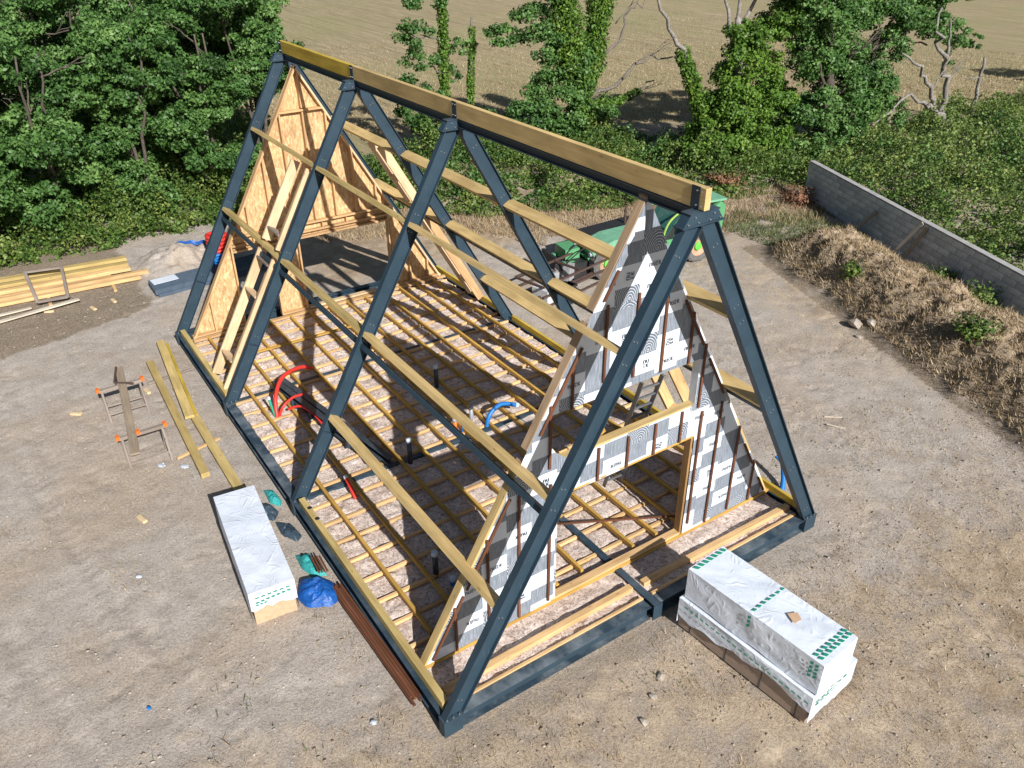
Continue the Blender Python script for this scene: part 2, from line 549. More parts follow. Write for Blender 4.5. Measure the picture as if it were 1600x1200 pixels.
def membrane_mats():
    out = []
    # 0 white, 1 grey with wood grain, 2 grey with growth rings
    for k in range(3):
        m, nt, b = new_mat(("membrane_white", "membrane_grey_grain", "membrane_grey_rings")[k])
        v = objvec(nt)
        crease = noise_n(nt, v, 3.0, 4, 0.6)
        if k == 0:
            c = ramp(nt, crease, [(0.3, (0.64, 0.70, 0.77)), (0.7, (0.73, 0.785, 0.85))])
        elif k == 1:
            g = noise_n(nt, objvec(nt, (1, 16, 1.4)), 3.2, 4, 0.7)
            c = ramp(nt, g, [(0.36, (0.14, 0.165, 0.20)), (0.58, (0.245, 0.28, 0.33)), (0.76, (0.44, 0.48, 0.54))])
        else:
            geo = N(nt, "ShaderNodeNewGeometry")
            sp = N(nt, "ShaderNodeSeparateXYZ"); nt.links.new(geo.outputs["Position"], sp.inputs[0])
            fy = math_n(nt, 'SUBTRACT', math_n(nt, 'FLOORED_MODULO', sp.outputs[1], 0.45), 0.25)
            fz = math_n(nt, 'SUBTRACT', math_n(nt, 'FLOORED_MODULO', sp.outputs[2], 0.32), 0.05)
            r = math_n(nt, 'SQRT', math_n(nt, 'ADD', math_n(nt, 'MULTIPLY', fy, fy), math_n(nt, 'MULTIPLY', math_n(nt, 'MULTIPLY', fz, fz), 0.6)))
            rr = math_n(nt, 'ADD', r, math_n(nt, 'MULTIPLY', crease, 0.05))
            s = math_n(nt, 'SINE', math_n(nt, 'MULTIPLY', rr, 190.0))
            c = ramp(nt, s, [(0.55, (0.12, 0.15, 0.19)), (0.85, (0.58, 0.61, 0.66))])
        nt.links.new(c, b.inputs["Base Color"]); b.inputs["Roughness"].default_value = 0.5
        bump(nt, b, crease, 0.35, 0.04)
        out.append(m)
    return out


M_memb = membrane_mats()


def leaf_mat(name, c_dark, c_mid, c_light, trans=0.28):
    m, nt, b = new_mat(name)
    at = N(nt, "ShaderNodeAttribute"); at.attribute_name = "rnd"
    tc = N(nt, "ShaderNodeTexCoord")
    big = noise_n(nt, tc.outputs["Object"], 0.9, 5, 0.65)
    f = math_n(nt, 'ADD', math_n(nt, 'MULTIPLY', at.outputs["Fac"], 0.6), math_n(nt, 'MULTIPLY', math_n(nt, 'SUBTRACT', big, 0.40), 1.7))
    c = ramp(nt, f, [(0.1, c_dark), (0.5, c_mid), (0.95, c_light)])
    nt.links.new(c, b.inputs["Base Color"])
    b.inputs["Roughness"].default_value = 0.5; b.inputs["Specular IOR Level"].default_value = 0.35
    tr = N(nt, "ShaderNodeBsdfTranslucent"); nt.links.new(c, tr.inputs[0])
    mx = N(nt, "ShaderNodeMixShader"); mx.inputs[0].default_value = trans
    out = nt.nodes["Material Output"]
    nt.links.new(b.outputs[0], mx.inputs[1]); nt.links.new(tr.outputs[0], mx.inputs[2])
    nt.links.new(mx.outputs[0], out.inputs[0])
    return m


M_oak = leaf_mat("oak_leaves", (0.038, 0.095, 0.025), (0.092, 0.200, 0.048), (0.195, 0.330, 0.095))
M_ivy = leaf_mat("ivy_leaves", (0.060, 0.130, 0.018), (0.115, 0.225, 0.032), (0.22, 0.34, 0.05))
M_bramble = leaf_mat("bramble_leaves", (0.045, 0.095, 0.020), (0.115, 0.200, 0.040), (0.27, 0.32, 0.085))
M_meadow = leaf_mat("meadow_plants", (0.065, 0.110, 0.024), (0.155, 0.235, 0.055), (0.34, 0.39, 0.12))
M_dry = leaf_mat("dry_grass", (0.23, 0.165, 0.095), (0.38, 0.285, 0.165), (0.52, 0.42, 0.26), 0.15)
M_greengrass = leaf_mat("green_grass", (0.06, 0.09, 0.03), (0.12, 0.16, 0.05), (0.2, 0.22, 0.09), 0.2)
M_rustplant = leaf_mat("dry_reddish_plant", (0.16, 0.07, 0.04), (0.28, 0.14, 0.08), (0.40, 0.22, 0.13), 0.2)
M_bark = plain("grey_bark", (0.15, 0.13, 0.11), 0.9, 0.4, 9, bmp=0.8)
M_oakbark = plain("dark_oak_bark", (0.085, 0.07, 0.055), 0.9, 0.4, 9, bmp=0.6)
M_deadwood = plain("bleached_dead_wood", (0.22, 0.20, 0.18), 0.85, 0.5, 9, bmp=0.6)
M_stone = plain("pale_stone", (0.37, 0.32, 0.265), 0.9, 0.3, 3, bmp=0.3)


def ground_mat():
    m, nt, b = new_mat("site_ground")
    tc = N(nt, "ShaderNodeTexCoord"); P_ = tc.outputs["Object"]
    at = N(nt, "ShaderNodeVertexColor"); at.layer_name = "zone"
    sp = N(nt, "ShaderNodeSeparateColor"); nt.links.new(at.outputs[0], sp.inputs[0])
    big = noise_n(nt, P_, 0.35, 5, 0.6)
    med = noise_n(nt, P_, 2.4, 6, 0.62)
    fin = noise_n(nt, P_, 22, 5, 0.7)
    grit = noise_n(nt, P_, 70, 3, 0.75)
    # pale grey trodden earth
    c = ramp(nt, med, [(0.25, (0.345, 0.297, 0.252)), (0.5, (0.410, 0.364, 0.317)), (0.75, (0.455, 0.413, 0.368))])
    c = mixc(nt, ramp(nt, big, [(0.45, (0, 0, 0)), (0.7, (0.6,)*3)]), c, (0.40, 0.31, 0.22))
    # tan earth with dried stalks
    tan = ramp(nt, med, [(0.28, (0.24, 0.178, 0.115)), (0.5, (0.385, 0.30, 0.21)), (0.72, (0.48, 0.395, 0.29))])
    wob = math_n(nt, 'ADD', sp.outputs[0], math_n(nt, 'MULTIPLY', math_n(nt, 'SUBTRACT', med, 0.5), 1.3))
    c = mixc(nt, ramp(nt, wob, [(0.32, (0, 0, 0)), (0.72, (1, 1, 1))]), c, tan)
    pat = noise_n(nt, P_, 0.9, 6, 0.7)
    c = mixc(nt, math_n(nt, 'MULTIPLY', ramp(nt, pat, [(0.52, (0, 0, 0)), (0.66, (1, 1, 1))]), math_n(nt, 'ADD', math_n(nt, 'MULTIPLY', sp.outputs[0], 0.75), 0.12)), c, (0.235, 0.165, 0.10))
    # brown loose soil; also darkens the mound's flank as painted shade
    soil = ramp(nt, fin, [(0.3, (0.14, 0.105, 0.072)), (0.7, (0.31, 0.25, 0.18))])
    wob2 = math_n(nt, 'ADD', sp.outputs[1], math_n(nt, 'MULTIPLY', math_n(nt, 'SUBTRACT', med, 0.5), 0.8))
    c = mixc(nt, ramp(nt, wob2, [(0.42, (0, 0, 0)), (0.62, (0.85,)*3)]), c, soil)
    # mown field
    fn = noise_n(nt, objvec(nt, (0.10, 1.0, 1), (0, 0, math.radians(-25))), 3.0, 6, 0.72)
    fbig = noise_n(nt, P_, 0.07, 5, 0.6)
    field = ramp(nt, fn, [(0.3, (0.24, 0.19, 0.11)), (0.55, (0.35, 0.29, 0.18)), (0.75, (0.46, 0.39, 0.255))])
    field = mixc(nt, ramp(nt, fbig, [(0.42, (0, 0, 0)), (0.68, (0.65,)*3)]), field, (0.285, 0.275, 0.135))
    fs = noise_n(nt, objvec(nt, (0.03, 1.6, 1), (0, 0, math.radians(-25))), 2.0, 3, 0.6)
    field = mixc(nt, 0.8, field, ramp(nt, fs, [(0.38, (0.84, 0.86, 0.80)), (0.6, (1.10, 1.08, 1.08))]), 'MULTIPLY')
    field = mixc(nt, 0.55, field, ramp(nt, fin, [(0.3, (0.72,)*3), (0.7, (1.2,)*3)]), 'MULTIPLY')
    c = mixc(nt, sp.outputs[2], c, field)
    c = mixc(nt, 0.75, c, ramp(nt, fin, [(0.30, (0.58,)*3), (0.5, (1.0,)*3), (0.72, (1.25,)*3)]), 'MULTIPLY')
    c = mixc(nt, 0.7, c, ramp(nt, grit, [(0.34, (0.55,)*3), (0.5, (1.0,)*3), (0.68, (1.4,)*3)]), 'MULTIPLY')
    nt.links.new(c, b.inputs["Base Color"])
    b.inputs["Roughness"].default_value = 0.95; b.inputs["Specular IOR Level"].default_value = 0.15
    hgt = math_n(nt, 'ADD', math_n(nt, 'MULTIPLY', med, 0.7), math_n(nt, 'ADD', math_n(nt, 'MULTIPLY', fin, 0.4), math_n(nt, 'MULTIPLY', grit, 0.16)))
    bump(nt, b, hgt, 0.9, 0.055)
    return m


M_ground = ground_mat()

# ------------------------------------------------------------------ ground
BA = np.array([-8.6, 15.3]); BB = np.array([7.5, 9.6])       # spine of the earth mound
BD = (BB - BA) / np.linalg.norm(BB - BA); BN = np.array([-BD[1], BD[0]])


def ground_z(x, y, detail=True):
    x = np.asarray(x, float); y = np.asarray(y, float)
    z = np.full(x.shape, G) + 0.07*(fbm(x*0.35, y*0.35, 3, 5)-0.5)
    near = (x > -32) & (x < 12) & (y > -14) & (y < 26)
    under = np.clip(np.minimum.reduce([x+14.8, 0.5-x, y+4.4, 4.4-y])*2, 0, 1)
    z = z*(1-under) + (G-0.06)*under
    if detail:
        z = z + near*0.05*(fbm(x*2.2, y*2.2, 4, 11)-0.5)*(1-under)
        # shallow cracks and wheel marks in the trodden part
        rd = np.abs(fbm(x*0.8+9, y*1.3, 4, 31)-0.5)
        z = z - near*0.035*np.exp(-(rd/0.012)**2)*(1-under)*(fbm(x*0.5, y*0.5, 2, 44) > 0.5)
    # old wheel tracks: pairs of shallow ruts
    if detail:
        for (ax, ay, bx_, by_, cv) in ((-19, -7.6, 4, -7.9, 0.9), (-17, -9.6, 3, -5.9, -0.7), (-9, 6.2, 6, 4.6, 0.8), (-12, 10.5, 6, 7.0, -0.9)):
            tt = np.clip((x-ax)/(bx_-ax), 0, 1); yc = ay + (by_-ay)*tt + cv*np.sin(tt*math.pi)
            for o_ in (-0.8, 0.8):
                dd = (y - yc - o_)/0.15
                z = z - near*(1-under)*(0.022*np.exp(-dd**4) - 0.012*np.exp(-(np.abs(dd)-1.5)**2*4))*(0.5+0.9*fbm(x*0.9, y*0.9, 2, 66)) + near*(1-under)*0.006*np.exp(-dd**4)*np.sin(x*22+y*9)
    # mound along the block wall
    px = x - BA[0]; py = y - BA[1]
    t = px*BD[0] + py*BD[1]; n = px*BN[0] + py*BN[1]
    L = np.linalg.norm(BB-BA)
    w = 1.95 + 0.5*(fbm(t*0.6, n*0+3, 3, 7)-0.5) + np.clip(t, 0, 12)*0.03
    e = np.clip(1 - np.abs(n)/w, 0, 1)
    endf = np.clip((t+1.6)/2.2, 0, 1) * np.clip((L+3-t)/2, 0, 1)
    endf = endf*endf*(3-2*endf)
    prof = np.where(e > 0, np.sin(np.clip(e*1.25, 0, 1)*math.pi/2)**1.35, 0)
    hh = 1.0*prof*endf
    rough = (fbm(x*1.7, y*1.7, 5, 21)-0.5)*0.6 + (fbm(x*6, y*6, 3, 23)-0.5)*0.30
    z = z + hh*(1 + rough*0.9) + rough*0.16*np.clip(hh*5, 0, 1)
    # small spoil heap beyond the far gable
    d = np.sqrt(((x+20.4)/1.5)**2 + ((y+2.3)/1.5)**2)
    z = z + 0.55*np.clip(1-d, 0, 1)**0.8*(1+1.3*(fbm(x*3.2, y*3.2, 5, 9)-0.5)) + 0.05*(d < 1)*(fbm(x*9, y*9, 2, 19)-0.5)
    return z


def axis(lo, hi, a, b, fine):
    core = np.arange(a, b+1e-6, fine)
    left = [a]; s = fine
    while left[-1] > lo:
        s *= 1.22; left.append(left[-1]-s)
    right = [core[-1]]; s = fine
    while right[-1] < hi:
        s *= 1.22; right.append(right[-1]+s)
    return np.array(left[:0:-1] + list(core) + right[1:])


gx = axis(-900, 500, -24, 7.5, 0.075)
gy = axis(-500, 900, -9.5, 19.5, 0.075)
GX, GY = np.meshgrid(gx, gy, indexing='ij')
GZ = ground_z(GX, GY)
nx, ny = len(gx), len(gy)
idx = np.arange(nx*ny).reshape(nx, ny)
F = np.stack([idx[:-1, :-1], idx[1:, :-1], idx[1:, 1:], idx[:-1, 1:]], -1).reshape(-1, 4)


def sstep(a, b, v):
    t = np.clip((v-a)/(b-a), 0, 1)
    return t*t*(3-2*t)


# zones: R tan dried earth, G loose brown soil plus painted mound shade, B mown field
R_ = np.clip(sstep(-1.8, 1.6, GX - 0.28*GY)*0.62 + 0.30*sstep(9.5, 12, GY) + 0.22*sstep(4.3, 5.5, GY)*sstep(-9, -4, -GX), 0, 1)
R_ = np.maximum(R_, 0.8*sstep(-14.2, -16.5, GX)*sstep(-1, 2, GY))
R_ = np.maximum(R_, 0.85*(GZ > G+0.2)*(GX > -13))
G_ = sstep(-16.2, -17.2, GX + 0.25*(GY+6))*sstep(-3.3, -4.6, GY)
G_ = np.maximum(G_, 0.0)
# brown soil tone on the mound's near flank, painting in its shade
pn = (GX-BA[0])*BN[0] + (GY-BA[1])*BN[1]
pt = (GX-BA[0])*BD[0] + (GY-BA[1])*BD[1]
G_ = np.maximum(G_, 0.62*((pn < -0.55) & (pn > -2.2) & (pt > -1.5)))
fd = GX*(-0.90) + (GY)*0.42      # distance measure towards the field
B_ = sstep(31.5, 33.5, fd + 3.0*(fbm(GX*0.2, GY*0.2, 2, 3)-0.5))
B_ = np.maximum(B_, sstep(26.5, 28.5, -GX)*(GY > -40))
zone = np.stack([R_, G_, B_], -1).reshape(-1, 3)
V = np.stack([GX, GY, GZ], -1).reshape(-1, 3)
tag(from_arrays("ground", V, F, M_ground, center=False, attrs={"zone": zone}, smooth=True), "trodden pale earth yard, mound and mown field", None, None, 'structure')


# scattered stones
def stones(name, n, area, smin, smax, mat, label, cat, fz=None):
    ico = [(0, 0, 1), (0.894, 0, 0.447), (0.276, 0.851, 0.447), (-0.724, 0.526, 0.447), (-0.724, -0.526, 0.447), (0.276, -0.851, 0.447),
           (0.724, 0.526, -0.447), (-0.276, 0.851, -0.447), (-0.894, 0, -0.447), (-0.276, -0.851, -0.447), (0.724, -0.526, -0.447)]
    ico = np.array(ico)
    fc = np.array([(0, 1, 2), (0, 2, 3), (0, 3, 4), (0, 4, 5), (0, 5, 1), (1, 6, 2), (2, 6, 7), (2, 7, 3), (3, 7, 8), (3, 8, 4), (4, 8, 9), (4, 9, 5), (5, 9, 10), (5, 10, 1), (1, 10, 6)])
    x = rng.uniform(area[0], area[1], n); y = rng.uniform(area[2], area[3], n)
    ok = ~((x > -14.6) & (x < 0.3) & (np.abs(y) < 4.3))
    if fz is not None: ok &= fz(x, y)
    x = x[ok]; y = y[ok]; n = len(x)
    s = smin + (smax-smin)*rng.random(n)**5
    z = ground_z(x, y)
    P0 = ico[None]*rng.uniform(0.65, 1.25, (n, 11, 1))*s[:, None, None]*np.array([1, 1, 0.6])
    a = rng.uniform(0, 6.28, n); ca, sa = np.cos(a)[:, None], np.sin(a)[:, None]
    st = rng.uniform(1, 1.6, n)[:, None]
    X = P0[..., 0]*st*ca - P0[..., 1]*sa + x[:, None]; Y = P0[..., 0]*st*sa + P0[..., 1]*ca + y[:, None]
    Z = P0[..., 2] + z[:, None] + s[:, None]*0.15
    Vv = np.stack([X, Y, Z], -1).reshape(-1, 3)
    Ff = (fc[None] + (np.arange(n)*11)[:, None, None]).reshape(-1, 3)
    o = from_arrays(name, Vv, Ff, mat, center=False)
    return tag(o, label, cat, None, 'stuff')


stones("scattered_stones", 13000, (-19, 6.5, -9, 14), 0.005, 0.026, M_stone, "small pale stones scattered over the trodden earth", "stones")
stones("dark_clods", 7000, (-4, 6.5, -8, 16), 0.006, 0.030, plain("dark_earth_clods", (0.26, 0.205, 0.15), 0.95, 0.3), "brown clods of earth scattered on the dry ground", "clods")


# ------------------------------------------------------------------ foliage tools
def leaves(name, P0, size, mat, parent=None, upbias=0.5, out=None, center=False, aspect=0.62, tone=None):
    n = len(P0)
    nrm = rng.normal(size=(n, 3))
    nrm /= np.linalg.norm(nrm, axis=1)[:, None]
    nrm = nrm*0.75 + np.array([0, 0, upbias])
    if out is not None: nrm += out*0.6
    nrm /= np.linalg.norm(nrm, axis=1)[:, None]
    t = np.cross(nrm, rng.normal(size=(n, 3))); t /= np.linalg.norm(t, axis=1)[:, None]
    b = np.cross(nrm, t)
    s = size*rng.uniform(0.6, 1.35, n)[:, None]
    bend = nrm*s*0.18
    Vv = np.stack([P0 - t*s*0.5 - bend, P0 + b*s*aspect*0.5 + bend, P0 + t*s*0.5 - bend, P0 - b*s*aspect*0.5 + bend], 1).reshape(-1, 3)
    Ff = np.arange(n*4).reshape(n, 4)
    rv = rng.random(n)
    if tone is not None: rv = rv*0.55 + tone*0.75 - 0.1
    rnd = np.repeat(rv, 4)
    return from_arrays(name, Vv, Ff, mat, parent, center=center, attrs={"rnd": rnd})


def crown_points(blobs, dens=1.0):
    P_, O_, T_ = [], [], []
    for (cx, cy, cz, rx, ry, rz, ncl) in blobs:
        bt = rng.random()
        ncl = max(1, int(ncl))
        d = rng.normal(size=(ncl, 3)); d /= np.linalg.norm(d, axis=1)[:, None]
        rad = rng.uniform(0.35, 1.0, ncl)**0.4
        cc = np.array([cx, cy, cz]) + d*rad[:, None]*np.array([rx, ry, rz])
        for c, dd in zip(cc, d):
            r = rng.uniform(0.20, 0.52)*min(1.0, (rx+ry+rz)/3/0.9)
            k = int(rng.uniform(110, 190)*dens*(r/0.45)**1.5)
            q = rng.normal(size=(k, 3)); q /= (np.linalg.norm(q, axis=1)[:, None]+1e-9)
            rr = rng.random(k)**0.45
            p = c + q*rr[:, None]*r*np.array([1.1, 1.1, 0.75])
            P_.append(p); O_.append(q*0.7 + dd*0.5); T_.append(np.full(k, 0.5*bt + 0.5*rng.random()))
    return np.vstack(P_), np.vstack(O_), np.concatenate(T_)


def limb(mb, pts, r0, r1, wob=0.05, sub=4, n=7):
    pts = [Vector(p) for p in pts]
    out = []
    for i in range(len(pts)-1):
        for k in range(sub):
            t = k/sub
            out.append(pts[i].lerp(pts[i+1], t) + Vector(rng.normal(size=3))*wob*(0 if (i == 0 and k == 0) else 1))
    out.append(pts[-1])
    m = len(out)
    mb.tube(out, [r0 + (r1-r0)*(i/(m-1)) for i in range(m)], n)


def branching(mb, p, d, L, r, depth, spread=0.6, wob=0.05):
    d = Vector(d).normalized(); p = Vector(p)
    q = p + d*L
    limb(mb, [p, q], r, r*0.6, wob*L*0.6, 4, 6)
    if depth <= 0: return
    for k in range(random.choice((2, 2, 3))):
        nd = (d + Vector((random.uniform(-1, 1), random.uniform(-1, 1), random.uniform(-0.5, 0.7)))*spread).normalized()
        start = p.lerp(q, random.uniform(0.55, 1.0))
        branching(mb, start, nd, L*random.uniform(0.55, 0.8), r*0.55, depth-1, spread, wob)


def tree(name, base, label, cat, group, trunkfn, blobs, mat, leaf=0.17, dens=1.0, extra=None, bark=None):
    root = empty(name, base, label, cat, group)
    mb = MB(); trunkfn(mb)
    mb.build("trunk", bark or M_bark, root, smooth=True)
    P_, O_, T_ = crown_points(blobs, dens)
    leaves("crown", P_, leaf, mat, root, 0.45, O_, center=True, tone=T_)
    if extra: extra(root)
    return root


# the wood on the left: ten oaks standing in loose rows
wood = [(-24.6, -8.3, 6.6, 2.3, .05), (-25.0, -5.2, 6.9, 2.3, .05), (-25.6, -2.2, 6.9, 2.2, .05), (-26.4, 0.5, 6.9, 2.0, .12), (-27.6, 3.1, 7.6, 2.1, .45),
        (-28.6, -7.0, 7.8, 2.7, .1), (-29.4, -3.4, 7.9, 2.6, .1), (-30.0, 0.3, 7.9, 2.5, .15), (-31.2, 4.2, 7.4, 1.9, .35), (-23.8, -11.8, 6.6, 2.6, .05), (-34.0, -3.0, 8.2, 2.8, .2), (-33.6, 1.6, 8.2, 2.5, .3)]
wlabels = ["dense dark oak at the edge of the wood, behind the stacked boards on the left",
           "oak of the wood directly behind the far end of the board stack",
           "oak with thin pale stems showing, behind the spoil heap",
           "oak rising right behind the far left portal leg",
           "oak at the right edge of the wood leaning over the far end of the ridge",
           "tall oak in the second row at the far left of the wood",
           "tall oak in the middle of the second row of the wood",
           "tall second-row oak seen above the far gable's left slope",
           "outermost oak of the wood, its twigs reaching over the mown field",
           "oak at the outermost left edge of the wood",
           "rearmost oak standing deep in the wood, left one",
           "rearmost oak standing deep in the wood, right one"]
for (x, y, h, r, lowf), lb in zip(wood, wlabels):
    z0 = G-0.1

    def tr(mb, x=x, y=y, h=h, r=r):
        for k in range(random.choice((2, 3))):
            a = random.uniform(0, 6.28)
            top = Vector((x + r*0.55*math.cos(a), y + r*0.55*math.sin(a), h*0.85))
            mid = Vector((x + r*0.2*math.cos(a), y + r*0.2*math.sin(a), h*0.4))
            limb(mb, [(x+0.1*math.cos(a), y+0.1*math.sin(a), z0), mid, top], 0.09, 0.03, 0.08)
            for q in range(2):
                branching(mb, mid.lerp(top, random.uniform(0.1, 0.9)), (random.uniform(-1, 1), random.uniform(-1, 1), random.uniform(0, .7)), r*0.45, 0.035, 1)
    bl = []
    for k in range(19):
        a = rng.uniform(0, 6.28); q = rng.uniform(0.1, 0.95)*r
        zz = (lowf + (0.93-lowf)*(k+rng.random())/19)*h
        sh = 0.72 + 0.45*math.sin(math.pi*min(1, zz/h))
        bl.append((x+q*math.cos(a)*sh, y+q*math.sin(a)*sh, zz, r*rng.uniform(0.28, 0.46), r*rng.uniform(0.28, 0.46), r*rng.uniform(0.2, 0.34), 17))
    tree("oak_tree", (x, y, z0), lb, "tree", "oaks of the wood on the left", tr, bl, M_oak, 0.135, 1.3, None, M_oakbark)


# ivy covered thin tree (two stems) behind the ridge
def ivy_points(path, r, n):
    """leaves wrapped round a stem path"""
    P_, O_ = [], []
    path = [np.array(p, float) for p in path]
    for a, b in zip(path[:-1], path[1:]):
        k = int(n*np.linalg.norm(b-a))
        t = rng.random(k)[:, None]
        q = rng.normal(size=(k, 3)); q /= np.linalg.norm(q, axis=1)[:, None]
        lump = 0.6 + 0.8*vnoise((a+(b-a)*t)[:, 2]*2.2, (a+(b-a)*t)[:, 1]*2.2, 3)[:, None]
        P_.append(a + (b-a)*t + q*r*lump*rng.uniform(0.6, 1.1, (k, 1))); O_.append(q)
    return np.vstack(P_), np.vstack(O_)


def t1_trunk(mb):
    limb(mb, [(-27, 11.5, G), (-27.0, 11.6, 2.5), (-27.0, 11.7, 6.8)], 0.13, 0.06, 0.04)
    branching(mb, (-27, 11.6, 3.2), (0, -0.8, 0.4), 1.2, 0.04, 2)
    branching(mb, (-27, 11.6, 4.6), (0, -0.8, 0.2), 1.1, 0.04, 2)


def t1_extra(root):
    P_, O_ = ivy_points([(-27, 11.5, G), (-27, 11.6, 2.5), (-27, 11.7, 6.8)], 0.26, 620)
    leaves("ivy", P_, 0.13, M_ivy, root, 0.2, O_, center=True)


tree("slender_oak", (-27, 11.5, G), "slender ivy-clad tree with leafy side sprays, left of the bare ivy pole", "tree", "ivy-clad trees at the field edge", t1_trunk,
     [(-27.2, 10.3, 1.7, .9, .9, .8, 24), (-27, 9.9, 2.8, .7, .8, .6, 16), (-27, 10.2, 5.0, .7, .8, .6, 14), (-26.8, 11.2, 0.9, 1.0, 1.1, .7, 22), (-27, 10.9, 2.3, .6, .7, .6, 12),
      (-27, 10.5, 3.9, .6, .8, .5, 13), (-27, 12.5, 4.3, .3, .8, .3, 8), (-27, 10.8, 6.3, .7, .9, .6, 16), (-27, 11.9, 3.0, .3, .5, .4, 6), (-26.9, 12.0, 1.6, .6, .7, .6, 12)], M_oak, 0.15, 0.9, t1_extra)


def t1b_trunk(mb):
    limb(mb, [(-27, 12.85, G), (-27.0, 13.0, 2.5), (-27.0, 13.15, 5.4)], 0.11, 0.05, 0.04)


def t1b_extra(root):
    P_, O_ = ivy_points([(-27, 12.85, G), (-27, 13.0, 2.5), (-27, 13.15, 4.9)], 0.20, 560)
    leaves("ivy", P_, 0.12, M_ivy, root, 0.2, O_, center=True)


tree("ivy_pole_tree", (-27, 12.85, G), "narrow bare pole of a tree wrapped in bright ivy, right of the slender oak", "tree", "ivy-clad trees at the field edge", t1b_trunk,
     [(-26.8, 13.4, 0.9, .9, .9, .6, 15), (-26.5, 12.4, 0.3, .9, .9, .5, 12), (-27, 14.1, 0.5, .7, .8, .5, 13), (-27, 15.0, -0.1, .6, .7, .4, 10)], M_oak, 0.15, 0.9, t1b_extra)


# thick ivy tree with dead branches
def t2_trunk(mb):
    limb(mb, [(-25.4, 18.2, G), (-25.4, 18.2, 1.6), (-25.4, 17.4, 3.8), (-25.4, 16.9, 6.6)], 0.26, 0.10, 0.06)
    limb(mb, [(-25.4, 18.2, 1.6), (-25.4, 18.9, 3.6), (-25.4, 19.3, 6.6)], 0.2, 0.08, 0.06)
    limb(mb, [(-25.4, 18.3, 1.2), (-25.2, 20.2, 2.1), (-25.2, 22.0, 3.0), (-25.2, 24.2, 3.0)], 0.11, 0.03, 0.12)
    limb(mb, [(-25.4, 18.3, 0.9), (-25.0, 20.5, 1.2), (-25.0, 22.6, 2.0)], 0.10, 0.03, 0.10)
    limb(mb, [(-25.4, 18.8, 3.0), (-25.3, 20.4, 4.0), (-25.3, 20.9, 5.4), (-25.2, 21.8, 5.8)], 0.08, 0.02, 0.1)
    branching(mb, (-25.2, 21.6, 3.0), (0.1, 0.8, 0.25), 1.3, 0.03, 2, 0.6)
    branching(mb, (-25.2, 20.0, 4.8), (0.1, 0.6, 0.6), 1.2, 0.035, 2, 0.6)
    branching(mb, (-25.0, 21.0, 1.4), (0.1, 0.9, 0.3), 1.2, 0.03, 2, 0.5)


def t2_extra(root):
    P1, O1 = ivy_points([(-25.4, 18.2, G), (-25.4, 18.2, 1.8), (-25.4, 17.4, 3.8), (-25.4, 16.9, 6.6)], 0.72, 1900)
    P2, O2 = ivy_points([(-25.4, 18.2, 1.6), (-25.4, 18.9, 3.6), (-25.4, 19.3, 6.6)], 0.62, 1700)
    P3, O3 = ivy_points([(-25.2, 18.6, 1.2), (-25.0, 20.4, 1.3), (-25.0, 21.6, 1.6)], 0.20, 420)
    leaves("ivy", np.vstack([P1, P2, P3]), 0.14, M_ivy, root, 0.25, np.vstack([O1, O2, O3]), center=True)


tree("ivy_tree", (-25.4, 18.2, G), "thick forked tree smothered in ivy with bare dead branches on its right side", "tree", "ivy-clad trees at the field edge", t2_trunk,
     [(-25.4, 16.6, 2.0, 1.1, 1.3, 1.0, 36), (-25.4, 15.3, 1.2, .9, 1.1, .7, 24), (-25.2, 17.3, 0.9, 1.0, 1.1, .8, 26), (-25.5, 15.4, 5.2, .8, 1.0, .8, 22), (-25.4, 16.2, 4.0, .6, .7, .8, 16),
      (-25.5, 13.9, 4.7, .5, 1.0, .4, 12), (-25.4, 16.3, 6.6, 1.0, 1.4, .7, 24), (-25.4, 18.0, 3.0, .8, .8, 1.1, 22), (-25.2, 19.0, 1.0, .8, .9, .8, 20)], M_oak, 0.16, 0.95, t2_extra, )


# big ivy mass
def t3_trunk(mb):
    limb(mb, [(-18.5, 21.8, G), (-18.5, 21.4, 3), (-18.6, 21.0, 5.6)], 0.32, 0.14, 0.06)
    limb(mb, [(-18.5, 21.1, 3.6), (-18.6, 20.4, 5.6), (-18.6, 19.8, 7.2)], 0.12, 0.05, 0.07)
    limb(mb, [(-18.6, 21.0, 5.0), (-18.6, 21.1, 7.6)], 0.10, 0.05, 0.05)
    limb(mb, [(-18.6, 21.0, 5.0), (-18.6, 22.0, 6.3), (-18.6, 22.3, 7.6)], 0.10, 0.04, 0.05)
    limb(mb, [(-18.9, 20.2, 1.6), (-19.0, 18.6, 4.2), (-19.1, 17.6, 5.4), (-19.1, 16.4, 6.9)], 0.13, 0.05, 0.08)


def t3_extra(root):
    P1, O1 = ivy_points([(-18.9, 20.2, 1.2), (-19.0, 18.9, 3.6), (-19.05, 18.4, 4.4)], 0.36, 900)
    leaves("ivy", P1, 0.14, M_ivy, root, 0.25, O1, center=True)


